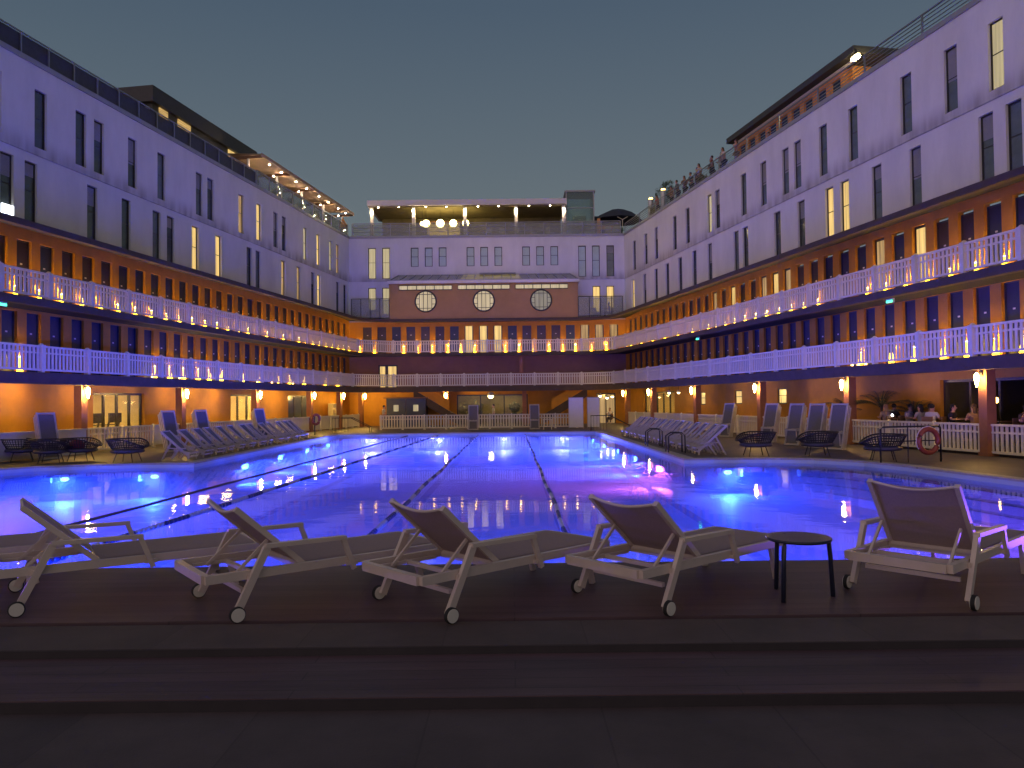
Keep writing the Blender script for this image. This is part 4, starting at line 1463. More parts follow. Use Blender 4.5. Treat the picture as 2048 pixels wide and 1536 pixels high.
for i in range(14):
    dup(DC, (6.35 - .03 * i + rnd.uniform(-.05, .05), 26.6 + 1.12 * i, 0), R(rnd.uniform(-4, 4)), 'white framed deck chair with grey canvas in the row along the pool\'s right edge', 'deck chairs along the right pool edge')

def make_upright():
    t = thing('stored_lounger', '', 'sun lounger')
    Tl = Matrix.Rotation(R(-14), 4, 'X')
    f = MB(Tl)
    for k in range(3):
        o = .09 * k
        for s in (-1, 1):
            f.box(s * .31 - .03, s * .31 + .03, o, o + .055, .02, 1.75 - .06 * k)
        f.box(-.28, .28, o, o + .05, .02, .08).box(-.28, .28, o, o + .05, 1.68 - .06 * k, 1.74 - .06 * k).box(-.28, .28, o, o + .05, .62, .68)
    for s in (-1, 1):
        f.bar((s * .26, -.01, .15), (s * .26, -.16, .62), .035, .035)
        f.bar((s * .26, -.16, .62), (s * .26, -.02, .70), .035, .035)
    f.box(-.24, .24, -.16, -.13, .58, .61)
    lpart(f, 'frame', M['deck_white'], t)
    lpart(MB(Tl).box(-.278, .278, .012, .03, .70, 1.66).box(-.278, .278, .012, .03, .10, .60), 'canvas', M['chair_cloth'], t)
    return t
SU = make_upright()
ups = [((-16.55, 27.7), 62, 'stored lounger stack leaning upright near the left photo edge, before the low white wall'),
       ((-13.75, 31.4), 66, 'stored lounger stack leaning upright left of the deck chair row, beside the second lantern column'),
       ((-13.3, 33.6), 66, 'stored lounger stack leaning upright just right of the second left column'),
       ((-12.4, 38.6), 64, 'stored lounger stack leaning upright by the third left column'),
       ((10.6, 38.6), -60, 'lone stored lounger stack leaning upright behind the right deck chair row'),
       ((11.0, 33.4), -58, 'farthest of four close stored lounger stacks leaning upright on the right deck'),
       ((11.2, 31.0), -58, 'second farthest of four close stored lounger stacks on the right deck'),
       ((11.35, 29.3), -58, 'second nearest of four close stored lounger stacks on the right deck'),
       ((11.7, 28.1), -58, 'nearest of four close stored lounger stacks on the right deck, beside the palm'),
       ((-2.65, 51.9), 0, 'stored lounger stack upright before the far fence, left of the glass doors\' middle'),
       ((1.5, 51.9), 0, 'stored lounger stack upright before the far fence, right of the glass doors')]
for i, ((x, y), a, lab) in enumerate(ups):
    if i == 0:
        SU.location = (x, y, 0); SU.rotation_euler = (0, 0, R(a)); SU['label'] = lab; SU['group'] = 'loungers stored upright'
    else:
        dup(SU, (x, y, 0), R(a), lab, 'loungers stored upright')

def make_wicker():
    t = thing('wicker_armchair', '', 'armchair')
    s = MB()
    n = 44
    def rim(t, q):      # q 0..1 up the shell; the front dips
        r = .34 + .30 * q ** .7
        z = .32 + .46 * q - (max(0, math.cos(t)) ** 2) * .26 * q * q
        return (r * math.cos(t), r * math.sin(t) * 1.05, z)
    for i in range(n):
        t0 = 2 * math.pi * i / n
        s.tube([rim(t0 + .12 * math.sin(k) * 0, k / 5) for k in range(6)], .012, 4)
    for q in (0, .17, .33, .5, .66, .83):
        s.tube([rim(2 * math.pi * i / n, q) for i in range(n)], .011, 4, True)
    s.tube([rim(2 * math.pi * i / n, 1) for i in range(n)], .026, 6, True)
    lpart(s, 'basket', M['wicker'], t)
    lpart(MB().lathe([(.02, .33), (.5, .33), (.54, .38), (.5, .44), (1e-5, .46)], n=20), 'cushion', M['panel'], t, smooth=True)
    for a in (45, 135, 225, 315):
        c_, s_ = math.cos(R(a)), math.sin(R(a))
        lpart(MB().tube([(c_ * .34, s_ * .34, .33), (c_ * .46, s_ * .46, 0)], .016, 6), 'leg', M['black'], t)
    return t
WK = make_wicker()
wk = [((-15.65, 26.1), 20, 'black wicker armchair in front of the upright lounger near the left photo edge'),
      ((-15.0, 26.75), 10, 'black wicker armchair close beside another, its dark red cushion showing, left deck'),
      ((-12.95, 25.9), 0, 'black wicker armchair before the left fence and lit gym doors'),
      ((-17.2, 27.0), 30, 'black wicker armchair cut by the left photo edge'),
      ((8.05, 25.5), 180, 'black wicker armchair on the right deck beside the deck chair row\'s end'),
      ((10.0, 25.3), 170, 'black wicker armchair before the four upright lounger stacks, right deck'),
      ((11.05, 23.0), 160, 'black wicker armchair by the black pool handrail on the right')]
for i, ((x, y), a, lab) in enumerate(wk):
    if i == 0:
        WK.location = (x, y, 0); WK.rotation_euler = (0, 0, R(a)); WK['label'] = lab; WK['group'] = 'black wicker armchairs'
    else:
        dup(WK, (x, y, 0), R(a), lab, 'black wicker armchairs')
t = thing('throw_cushion', 'dark red cushion lying on the left deck wicker armchair', 'cushion', (-15.0, 26.5, .46))
lpart(MB().ball((0, 0, .1), (.28, .12, .2)), 'cushion_cover', M['cushion_red'], t, smooth=True)

# ------------------------------------------------------------------ fences, handrails, small deck things
def fence(name, label, F, us, o, solid=()):
    t = wthing(name, label, 'fence', F.p(us[0], o, 0))
    P = [F.p(u, o).xy for u in us]
    for p in P:
        wpart(post_mb(p, 0, 1.06, .14), 'fence_post', M['white_paint'], t)
    for i, (a, b) in enumerate(zip(P, P[1:])):
        wpart(panel_mb(a, b, 0.02, solid=i in solid), 'fence_panel', M['white_paint'], t)
    return t
def between(cs, n=3):
    out = []
    for a, b in zip(cs, cs[1:]):
        out += [a + (b - a) * i / n for i in range(n)]
    return out + [cs[-1]]
fence('fence', 'white slatted fence between the ground columns of the left wing', FL, between([.55, 7.05, 14.4, 21.9, 27.1, 31.0]), .39, solid=(2, 5, 8, 9, 10, 11))
fence('fence', 'white slatted fence between the ground columns of the right wing', FR, between(colsR), .39, solid=(12, 13, 14, 15, 16, 17))
fence('fence', 'white slatted fence across the far end of the pool deck', Frame((0, 53.8), (1, 0), (0, 1)), [-9.2 + 1.525 * i for i in range(10)], 0)

def hoop(t, pts, r=.022):
    lpart(MB().tube(pts, r, 8), 'handrail', M['black'], t, smooth=True)
def stair_rail(name, label, x, y, a, L=2.4, h=.95, mid=True):
    t = thing(name, label, 'handrail', (x, y, 0), R(a))
    for s in (0, .7):
        hoop(t, [(0, s, 0), (0, s, h), (L * .5, s, h), (L, s, h * .35), (L, s, 0)])
    for k in range(1, 6):
        lpart(MB().tube([(L * k / 12, 0, .05), (L * k / 12, 0, h)], .01, 6), 'baluster', M['black'], t)
    return t
# big black handrail frame at the right pool corner
t = thing('pool_handrail', 'black tubular handrail frame holding an orange lifebuoy at the right pool edge', 'handrail', (10.55, 22.1, 0), R(15))
hoop(t, [(0, 0, -.05), (0, 0, .98), (.1, 0, 1.04), (2.0, 0, 1.04), (2.1, 0, .98), (2.1, 0, 0)], .026)
lpart(MB().tube([(0, 0, .62), (2.1, 0, .62)], .016, 8), 'cross_bar', M['black'], t)
lpart(MB().tube([(.95, 0, 0), (.95, 0, 1.04)], .016, 8), 'upright', M['black'], t)
hoop(t, [(2.1, 0, 1.0), (2.3, .35, 1.04), (2.5, .7, .95)], .024)
lb = thing('lifebuoy', 'orange lifebuoy hanging on the black handrail at the right pool edge', 'lifebuoy', (12.05, 22.43, .62), R(15))
lpart(MB().tube([(.34 * math.cos(2 * math.pi * i / 24), -.07, .34 * math.sin(2 * math.pi * i / 24)) for i in range(24)], .075, 10, True), 'ring', M['buoy'], lb, smooth=True)
lpart(MB().tube([(.42 * math.cos(R(a)), -.07, .42 * math.sin(R(a))) for a in range(-40, 230, 15)], .01, 6), 'grab_rope', M['white_paint'], lb)
def ladder(x, y, a, label):
    t = thing('pool_ladder', label, 'ladder', (x, y, 0), R(a))
    for s in (-.25, .25):
        hoop(t, [(-.5, s, 0), (-.5, s, .62), (-.4, s, .72), (-.1, s, .72), (.08, s, .6), (.1, s, -.8)], .025)
    for z in (-.3, -.55):
        lpart(MB().box(.06, .14, -.25, .25, z, z + .03), 'step', M['steel'], t)
ladder(5.62, 27.6, 180, 'dark steel pool ladder at the near end of the right deck chair row')
ladder(5.55, 31.4, 180, 'dark steel pool ladder partway along the right deck chair row')
stair_rail('stair_handrail', 'dark handrail with balusters at the far right pool corner', 4.9, 48.3, -10)
stair_rail('stair_handrail', 'dark handrail with balusters at the far left pool corner', -11.6, 49.6, 0)
for x, y, w_, lab in ((4.35, 52.6, .95, 'tall white board standing before the far fence, left of the other'), (5.6, 53.2, .8, 'tall white board standing behind the far fence\'s right end')):
    t = thing('notice_board', lab, 'board', (x, y, 0))
    lpart(MB().box(-w_/2, w_/2, -.02, .02, .08, 2.1), 'board_panel', M['board'], t)
    lpart(MB().box(-w_/2 - .03, -w_/2, -.03, .03, 0, 2.13).box(w_/2, w_/2 + .03, -.03, .03, 0, 2.13).box(-w_/2, w_/2, -.03, .03, 2.1, 2.13), 'board_frame', M['fascia'], t)
t = thing('deck_stool', 'small white side table before the far fence beside the upright lounger', 'table', (2.35, 51.5, 0))
lpart(MB().box(-.3, .3, -.2, .2, .66, .7), 'table_top', M['white_paint'], t)
for sx in (-.26, .26):
    for sy in (-.16, .16):
        lpart(MB().box(sx - .02, sx + .02, sy - .02, sy + .02, 0, .66), 'leg', M['white_paint'], t)
lb2 = thing('lifebuoy', 'orange lifebuoy on a short stand beside the left fence', 'lifebuoy', (-11.9, 46.6, 0), R(60))
lpart(MB().tube([(.3 * math.cos(2 * math.pi * i / 20), 0, .95 + .3 * math.sin(2 * math.pi * i / 20)) for i in range(20)], .08, 8, True), 'ring', M['buoy'], lb2, smooth=True)
lpart(MB().box(-.03, .03, .08, .12, 0, 1.3), 'stand', M['black'], lb2)

# far ground floor: blue double door kiosk, stairs
t = wthing('blue_kiosk', 'dark blue double door kiosk with two small lit panes at the far left', 'kiosk', (-8.6, 62.5, 0))
wpart(MB().box(-10.2, -7.0, 62.3, 63.85, 0, 2.25), 'kiosk_body', M['door_dark'], t)
for a, b2 in ((-10.15, -8.65), (-8.55, -7.05)):
    wpart(MB().box(a, b2, 62.24, 62.3, .05, 2.2), 'door', M['door_blue'], t)
    cx = (a + b2) / 2
    wpart(MB().box(cx - .2, cx + .2, 62.225, 62.24, 1.2, 1.72), 'lit_pane', M['pane_pale'], t)
wpart(MB().box(-10.4, -6.8, 62.1, 63.85, 2.25, 2.33), 'kiosk_roof', M['wood'], t)
for s, x0, lab in ((1, -8.0, 'left of two dark stairs descending to the far glass doors'), (-1, 6.1, 'right of two dark stairs descending to the far glass doors')):
    t = wthing('staircase', lab, 'stairs', (x0 + s * 1.5, 62.9, 0))
    a, b2 = x0, x0 + s * 3.6
    st = MB()
    st.add([(a, 62.4, 2.95), (b2, 62.4, .75), (b2, 62.4, .05), (a, 62.4, 2.25), (a, 63.5, 2.95), (b2, 63.5, .75), (b2, 63.5, .05), (a, 63.5, 2.25)], [(0, 1, 2, 3), (4, 5, 6, 7), (0, 1, 5, 4), (2, 3, 7, 6), (0, 3, 7, 4), (1, 2, 6, 5)])
    wpart(st, 'stair_flight', M['slab'], t)
    pr = MB()
    b3 = x0 + s * 2.9
    pr.add([(a, 62.35, 2.97), (b3, 62.35, 1.2), (b3, 62.35, 2.1), (x0 + s * 1.2, 62.35, 2.97), (a, 62.45, 2.97), (b3, 62.45, 1.2), (b3, 62.45, 2.1), (x0 + s * 1.2, 62.45, 2.97)], [(0, 1, 2, 3), (4, 5, 6, 7), (0, 1, 5, 4), (1, 2, 6, 5), (2, 3, 7, 6), (3, 0, 4, 7)])
    wpart(pr, 'stair_parapet', M['ochre'], t)
# gym machines behind the left glass doors
def treadmill(u, lab):
    t = thing('treadmill', lab, 'treadmill', FL.p(u, WO + 1.0, .02), FL.ang)
    lpart(MB().box(-.4, .4, -.3, 1.4, 0, .2), 'running_deck', M['black'], t)
    lpart(MB().bar((-.36, -.1, .2), (-.36, -.35, 1.2), .06, .06).bar((.36, -.1, .2), (.36, -.35, 1.2), .06, .06).bar((-.36, -.2, 1.0), (-.36, .3, 1.0), .05, .05).bar((.36, -.2, 1.0), (.36, .3, 1.0), .05, .05), 'handrail', M['black'], t)
    lpart(MB().box(-.42, .42, -.42, -.34, 1.1, 1.55), 'console', M['panel'], t)
treadmill(4.0, 'left treadmill silhouetted behind the lit gym doors'); treadmill(5.4, 'right treadmill silhouetted behind the lit gym doors')
# bookshelf lit at far left corner
t = thing('shelf', 'white shelf of folded towels at the far left corner', 'shelf', FL.p(29.0, 1.7, 0), FL.ang)
lpart(MB().box(-.45, -.4, -.2, .2, 0, 1.9).box(.4, .45, -.2, .2, 0, 1.9).box(-.4, .4, .17, .2, 0, 1.9).box(-.4, .4, -.2, .17, 1.86, 1.9).box(-.4, .4, -.2, .17, .6, .63).box(-.4, .4, -.2, .17, 1.2, 1.23), 'shelf_body', M['white_paint'], t)
lpart(MB().box(-.3, .3, -.15, .15, .63, .95).box(-.3, .3, -.15, .15, 1.23, 1.55), 'towels', M['room'], t)

# ------------------------------------------------------------------ plants
def leafy(center, rad, n, size, seed, mb=None):
    q = random.Random(seed)
    m = mb or MB()
    for _ in range(n):
        while True:
            p = Vector((q.uniform(-1, 1), q.uniform(-1, 1), q.uniform(-1, 1)))
            if .25 < p.length < 1: break
        lump = .75 + .35 * math.sin(p.x * 5 + seed) * math.sin(p.z * 4 + seed * 2)
        c_ = Vector(center) + Vector((p.x * rad[0], p.y * rad[1], p.z * rad[2])) * lump
        a = Vector((q.uniform(-1, 1), q.uniform(-1, 1), q.uniform(-.3, 1))).normalized()
        b_ = a.orthogonal().normalized()
        s_ = size * q.uniform(.6, 1.3)
        m.add([c_ - a * s_, c_ + b_ * s_ * .4, c_ + a * s_, c_ - b_ * s_ * .4], [(0, 1, 2, 3)])
    return m
def fronds(n, L, seed, droop=.6):
    q = random.Random(seed)
    m = MB()
    for i in range(n):
        a = 2 * math.pi * i / n + q.uniform(-.2, .2)
        e = q.uniform(.5, 1.25)
        d = Vector((math.cos(a), math.sin(a), 0))
        pts = []
        for k in range(9):
            s_ = k / 8
            pts.append(d * (L * s_ * math.cos(e)) + Vector((0, 0, L * (s_ * math.sin(e) - droop * s_ * s_ * .7))))
        for k in range(8):
            w0, w1 = .012, .012
            side = Vector((-d.y, d.x, 0))
            m.add([pts[k] - side * w0, pts[k] + side * w0, pts[k + 1] + side * w1, pts[k + 1] - side * w1], [(0, 1, 2, 3)])
            for sg in (-1, 1):
                for h in (0, .5):
                    b0 = pts[k].lerp(pts[k + 1], h)
                    ll = .34 * L * (1 - abs(k + h - 4) / 6)
                    tip = b0 + side * sg * ll * .8 + (pts[k + 1] - pts[k]).normalized() * ll * .6 - Vector((0, 0, ll * .3))
                    wv = (pts[k + 1] - pts[k]) * .22
                    m.add([b0, b0 + wv, tip], [(0, 1, 2)])
    return m
def palm(x, y, h, L, seed, label, z=0.0):
    t = thing('potted_palm', label, 'palm', (x, y, z))
    lpart(MB().lathe([(.2, 0), (.28, .5), (.25, .5), (.24, .44), (1e-5, .44)], n=16), 'pot', M['pot'], t)
    lpart(MB().tube([(0, 0, .4), (.04, .02, h * .6), (.02, 0, h)], [.06, .05, .05], 8), 'trunk', M['bark'], t)
    f = fronds(15, L, seed)
    f.v = [p + Vector((.02, 0, h)) for p in f.v]
    lpart(f, 'fronds', M['leaf_dark'], t)
for u, o, h, L, sd, lab in ((6.6, .9, 1.3, 1.2, 3, 'dark palm in front of the orange wall, left of the third right column'), (4.4, 1.0, 1.5, 1.3, 5, 'dark bushy palm behind the right terrace diners'), (3.2, 1.5, 1.2, 1.2, 9, 'dark palm against the orange wall above the right terrace')):
    p = FR.p(u, o); palm(p.x, p.y, h, L, sd, lab)
def shrub(name, x, y, z, rad, n, size, seed, label, m='leaf', trunk=True, h=.4, cat='shrub', group=None):
    t = thing(name, label, cat, (x, y, z), 0, group)
    lpart(leafy((0, 0, h + rad[2] * .8), rad, n, size, seed), 'foliage', M[m], t)
    lpart(MB().tube([(0, 0, .25), (.02, .02, h + rad[2] * .6)], [.035, .02], 6).tube([(0, 0, .3), (.2, .05, h + rad[2])], [.025, .012], 6), 'stem', M['bark'], t)
    lpart(MB().lathe([(.2, 0), (.26, .35), (.22, .35), (1e-5, .32)], n=14), 'pot', M['pot'], t)
    return t
RZ = PT + .1
p = FR.p(33.2, 3.9); shrub('roof_shrub', p.x, p.y, RZ, (1.2, 1.2, 1.15), 900, .10, 11, 'large loose shrub on the right roof corner against the sky', h=1.35)
p = FR.p(33.2, 2.8); shrub('roof_shrub', p.x, p.y, RZ, (.5, .5, .5), 260, .10, 12, 'yellow lit plant by the bollard at the right roof corner', 'leaf_lit')
p = FR.p(24.0, 2.7); shrub('roof_shrub', p.x, p.y, RZ, (.45, .4, .3), 200, .09, 13, 'pale low plant behind the right roof railing among the standing guests', 'leaf_lit')
for x, sd, r_ in ((6.2, 21, .9), (9.3, 22, .6), (.9, 23, .35), (2.6, 24, .45)):
    shrub('roof_planter', x, 65.6, RZ, (r_, .5, r_ * .7), 420, .09, sd, {21: 'olive green planter before the glass lift on the far roof', 22: 'green planter at the far roof\'s right end beside the dark parasol', 23: 'tiny dark plant beside the fourth lit pergola column', 24: 'small plant in the right bay of the far roof pergola'}[sd])
for i, u in enumerate((19.2, 21.9, 24.2, 26.0, 28.6, 31.0)):
    p = FL.p(u, 2.8); shrub('roof_planter', p.x, p.y, RZ, (.4, .4, .4), 170, .08, 30 + i, 'small green plant behind the left roof\'s glass guard under the tan pergola', 'leaf_lit' if i % 2 else 'leaf', group='plants along the left roof guard')
# greenery seen through the far glass doors
for i, x in enumerate((-4.1, -2.9, .2)):
    shrub('indoor_plant', x, 65.2 + .3 * i, .02, (.55, .4, .8), 300, .13, 50 + i, 'leafy plant lit inside the far glass doors', 'leaf_lit' if i == 0 else 'leaf', h=.6, group='plants inside the far glass doors')

# ------------------------------------------------------------------ roof structures
# left: dark plant room with lit slits
t = wthing('rooftop_plant_room', 'dark metal clad block with lit slits on the left wing\'s roof', 'roof block', FL.p(17, 7, RZ))
wpart(MB(FL.T).box(11.9, 23.3, 5.25, 10.5, RZ, 19.0), 'clad_body', M['zinc'], t)
wpart(MB(FL.T).box(11.6, 23.5, 5.0, 10.8, 19.0, 19.9), 'roof_band', M['roof_dark'], t)
wpart(MB(FL.T).box(11.84, 11.9, 5.4, 10.3, 17.9, 18.8), 'pale_panel', M['zinc_pale'], t)
for a, b2, m in ((12.5, 13.3, 'slit'), (14.3, 15.6, 'slit'), (20.0, 22.6, 'pane_lit')):
    z0_, z1_ = (18.45, 18.98)
    wpart(MB(FL.T).box(a, b2, 5.19, 5.25, z0_, z1_), 'lit_slit', M[m], t)
# left: tan pergola
t = wthing('roof_pergola', 'tan fabric pergola with rows of small spotlights on the left wing\'s roof', 'pergola', FL.p(27, 4.5, RZ))
for i in range(4):
    u0 = 19.4 + 4.05 * i
    c = MB(FL.T)
    n = 8
    for k in range(n):
        a, b2 = u0 + 4.05 * k / n, u0 + 4.05 * (k + 1) / n
        za, zb = 18.28 - .16 * math.sin(math.pi * k / n), 18.28 - .16 * math.sin(math.pi * (k + 1) / n)
        c.add([(a, 2.55, za), (b2, 2.55, zb), (b2, 4.95, zb + .2), (a, 4.95, za + .2), (a, 2.55, za + .03), (b2, 2.55, zb + .03), (b2, 4.95, zb + .23), (a, 4.95, za + .23)], [(0, 1, 2, 3), (7, 6, 5, 4), (0, 4, 5, 1), (2, 6, 7, 3)])
    wpart(c, 'canvas_bay', M['canvas_tan'], t, weld=True)
for i in range(5):
    u = 19.4 + 4.05 * i
    wpart(MB(FL.T).box(u - .05, u + .05, 2.5, 4.95, 18.05, 18.22), 'beam', M['wood'], t)
    wpart(MB(FL.T).box(u - .06, u + .06, 3.4, 3.52, RZ, 18.05), 'pergola_post', M['pergola_white'], t)
wpart(MB(FL.T).box(19.3, 35.7, 2.45, 2.53, 18.12, 18.34), 'edge_beam', M['canvas_tan'], t)
def spot_proto():
    t = thing('spotlight', '', 'lamp')
    lpart(MB().lathe([(.07, .0), (.08, .1), (.03, .12)], n=10), 'spot_body', M['white_paint'], t)
    lpart(MB().lathe([(.065, -.012), (.062, -.002)], n=10), 'lens', M['spot'], t)
    return t
SP = spot_proto()
first = True
for o, us in ((2.66, (20.75, 22.5, 24.8, 26.6, 28.85, 30.65, 32.7, 34.3)), (3.6, (23.2, 27.25, 31.3, 35.0))):
    for u in us:
        lab, g = 'small bright spotlight under the left roof\'s tan pergola', 'spotlights under the tan pergola'
        pz = FL.p(u, o, 18.0)
        if first:
            SP.location = pz; SP['label'] = lab; SP['group'] = g; first = False
        else:
            dup(SP, pz, 0, lab, g)
for i in range(5):
    u = 19.4 + 4.05 * i
    for k, q in enumerate((3.32, 3.60)):
        pass
    w = thing('post_lamp', 'glowing lamp washing a post of the left roof pergola', 'lamp', FL.p(u, 3.26, 17.0), FL.ang, 'post lamps of the left pergola')
    lpart(MB().box(-.06, .06, -.05, .05, -.14, .14).box(-.02, .02, .05, .16, -.05, .05), 'lamp_body', M['white_paint'], w)
    lpart(MB().box(-.05, .05, -.04, .04, .142, .146).box(-.05, .05, -.04, .04, -.146, -.142), 'lens', M['washer_soft'], w)
# hanging terracotta pot-shaped lamp at the pergola's far corner
t = thing('hanging_lamp', 'terracotta hanging lamp at the far end of the left roof pergola', 'lamp', FL.p(33.6, 2.6, 16.6))
lpart(MB().lathe([(.06, .75), (.14, .55), (.38, .15), (.34, .0), (.3, .0)], n=8), 'lamp_shade', M['orange'], t)
lpart(MB().tube([(0, 0, .75), (0, 0, 1.45)], .02, 6), 'hanger', M['black'], t)

# far roof pergola with bar
t = wthing('roof_bar_pergola', 'long white roofed bar pergola with lit columns on the far roof', 'pergola', (-3.7, 67, RZ))
wpart(MB().box(-12.45, 4.95, 66.6, 72.5, 19.08, 19.55), 'flat_canopy', M['pergola_white'], t)
wpart(MB().box(-12.2, 4.7, 66.85, 72.3, 19.0, 19.075), 'ceiling', M['olive'], t)
wpart(MB().box(-11.9, 4.7, 71.2, 71.4, RZ, 18.99), 'back_wall', M['olive'], t)
wpart(MB().box(-7.6, -4.6, 69.9, 70.1, 16.9, 18.2), 'bar_shelf', M['room'], t)
wpart(MB().box(-7.8, -4.4, 69.0, 69.4, RZ, 16.9), 'bar_counter', M['wood'], t)
wpart(MB().box(-7.7, -4.5, 69.75, 69.88, 18.22, 18.42), 'bar_beam', M['wood'], t)
for x in (-12.1, -8.45, -3.95, .52, 4.7):
    wpart(MB().box(x - .14, x + .14, 66.9, 67.18, RZ, 19.08), 'pergola_post', M['pergola_white'], t)
for i, x in enumerate((-12.1, -8.45, -3.95, .52, 4.7)):
    w = thing('post_lamp', 'downlight washing one white column of the far roof pergola', 'lamp', (x, 66.78, 18.7), 0, 'column downlights of the far pergola')
    lpart(MB().lathe([(.06, 0), (.07, .12)], n=10), 'lamp_body', M['white_paint'], w)
    lpart(MB().box(-.05, .05, -.05, .05, -.012, -.002), 'lens', M['washer'], w)
    lpart(MB().box(-.02, .02, .05, .14, .04, .07), 'bracket', M['white_paint'], w)
for x in (-11.5, -9.7, -7.35, -5.55, -2.8, -1.0, 1.65, 3.5):
    dup(SP, (x, 66.72, 18.95), 0, 'small bright spotlight under the far pergola\'s canopy edge', 'spotlights of the far pergola')
for x, r_ in ((-7.8, .2), (-7.45, .33), (-6.2, .36), (-5.05, .33), (-3.95, .30)):
    g = thing('globe_lamp', 'overbright round globe lamp hanging in the far roof bar', 'lamp', (x, 67.9, 17.75), 0, 'globe lamps of the far roof bar')
    lpart(MB().ball((0, 0, 0), r_, 16, 10), 'globe', M['globe'], g, smooth=True)
    lpart(MB().tube([(0, 0, r_), (0, 0, 1.33)], .015, 6), 'cord', M['black'], g)
# glass lift
t = wthing('glass_lift_tower', 'pale green glass lift tower at the right end of the far pergola', 'lift tower', (6.1, 68.5, RZ))
f = MB()
for x in (4.98, 7.4):
    for y in (67.6, 70):
        f.box(x - .05, x + .05, y - .05, y + .05, RZ, 20.35)
f.box(4.85, 7.55, 67.5, 70.1, 20.35, 20.5)
for z in (17.4, 18.9):
    f.box(5.03, 7.35, 67.58, 67.63, z, z + .06)
wpart(f, 'lift_frame', M['fascia'], t)
g = MB()
g.box(5.03, 7.35, 67.6, 67.615, RZ, 20.35).box(5.0, 5.015, 67.65, 69.95, RZ, 20.35).box(7.36, 7.375, 67.65, 69.95, RZ, 20.35)
wpart(g, 'lift_glass', M['glass_lift'], t)
wpart(MB().box(5.6, 6.8, 68.3, 69.6, RZ, 18.4), 'lift_car', M['pane_grey'], t)
# dark parasol, orange timber frame, white parasol stand
t = thing('parasol', 'wide dark navy parasol at the far roof\'s right end', 'parasol', (9.6, 68.5, RZ))
lpart(MB().lathe([(2.3, 2.2), (1.6, 2.75), (.7, 3.15), (.05, 3.3)], n=8), 'canopy', M['parasol'], t)
lpart(MB().tube([(0, 0, 0), (0, 0, 3.3)], .035, 8), 'pole', M['rail'], t)
t = thing('side_screen', 'dark fabric screen beside the parasol on the far roof', 'screen', (8.3, 69.5, RZ))
lpart(MB().box(-.9, .9, -.03, .03, .1, 2.9), 'screen_cloth', M['parasol'], t)
lpart(MB().box(-.95, -.9, -.04, .04, 0, 2.95).box(.9, .95, -.04, .04, 0, 2.95), 'screen_frame', M['dark'], t)
t = thing('timber_frame', 'orange painted post and bench frame beside the glass lift', 'frame', (7.75, 67.0, RZ))
lpart(MB().box(-.13, .13, -.1, .1, 0, 2.1), 'post', M['orange'], t)
lpart(MB().box(.13, 1.25, -.1, .1, 1.15, 1.45), 'beam', M['orange'], t)
lpart(MB().bar((1.1, 0, 1.2), (.75, 0, 0), .2, .18), 'leg', M['orange'], t)
t = thing('patio_heater', 'thin white stand with forked top before the dark parasol', 'stand', (9.75, 66.4, RZ))
lpart(MB().tube([(0, 0, 0), (0, 0, 1.9)], .03, 8), 'pole', M['white_paint'], t)
lpart(MB().tube([(-.45, 0, 2.1), (0, 0, 1.85), (.45, 0, 2.1)], .03, 8), 'fork', M['white_paint'], t)
# roof bar seats glimpsed through the glass
for i, x in enumerate((-1.8, -.6, .8, 2.0, 3.4, 8.4, 9.0)):
    t = thing('terrace_chair', 'pale terrace chair behind the far roof\'s glass guard', 'chair', (x, 65.0, RZ), R(30 * i), 'terrace chairs behind the far glass guard')
    lpart(MB().box(-.25, .25, -.25, .25, .42, .47), 'seat', M['white_paint'], t)
    lpart(MB().box(-.25, .25, .2, .25, .5, .95), 'backrest', M['white_paint'], t)
    for sx in (-.22, .22):
        for sy in (-.22, .22):
            lpart(MB().box(sx - .02, sx + .02, sy - .02, sy + .02, 0, .42), 'leg', M['white_paint'], t)

# right: orange rooftop pavilion
t = wthing('rooftop_pavilion', 'orange rooftop pavilion with dark flat roof and square windows on the right wing', 'roof block', FR.p(17, 7, RZ))
wn = [(12.5 + 1.27 * i, 13.35 + 1.27 * i, RZ + .25, 18.36) for i in range(9)]
wpart(MB(FR.T).wall(11.9, 24.0, RZ, 18.75, 5.0, wn, .2), 'orange_wall', M['orange'], t)
wpart(MB(FR.T).box(15.5, 20.6, 4.96, 4.985, 18.4, 18.62), 'pale_mural', M['orange_pale'], t)
wpart(MB(FR.T).box(11.9, 24.0, 5.3, 9.5, RZ, 18.74), 'pavilion_core', M['orange'], t)
wpart(MB(FR.T).box(10.6, 24.2, 4.45, 10, 18.78, 19.12), 'flat_roof', M['roof_dark'], t)
wpart(MB(FR.T).box(10.9, 24.1, 4.86, 4.95, 18.62, 18.74), 'eaves_trim', M['pergola_white'], t)
for a, b2, c_, d_ in wn:
    wpart(MB(FR.T).box(a, b2, 5.14, 5.18, c_, d_), 'window', M['navy_glass'], t)
p = FR.p(10.3, 4.35, 18.35)
t = thing('flood_lamp', 'dazzling yellow lamp under the near corner of the orange pavilion\'s roof', 'lamp', p, FR.ang)
lpart(MB().ball((0, 0, 0), (.34, .14, .1)), 'bulb', M['flood'], t, smooth=True)
lpart(MB().box(-.3, .3, -.1, .1, .1, .16).box(-.03, .03, -.03, .03, .16, .45), 'bracket', M['dark'], t)
# metal bollard lights on the right roof
for u, m, lab in ((33.7, 'spot', 'short silver bollard with glowing white top at the right roof corner'), (31.1, 'spot', 'taller grey bollard with glowing white top on the right roof')):
    p = FR.p(u, 2.75, RZ)
    t = thing('bollard_light', lab, 'lamp', p)
    lpart(MB().lathe([(.22, 0), (.22, 1.75), (.2, 1.78)], n=16), 'bollard_body', M['steel'], t)
    lpart(MB().lathe([(.16, 1.80), (.14, 1.9), (1e-5, 1.93)], n=14), 'bollard_lens', M['candle'], t)

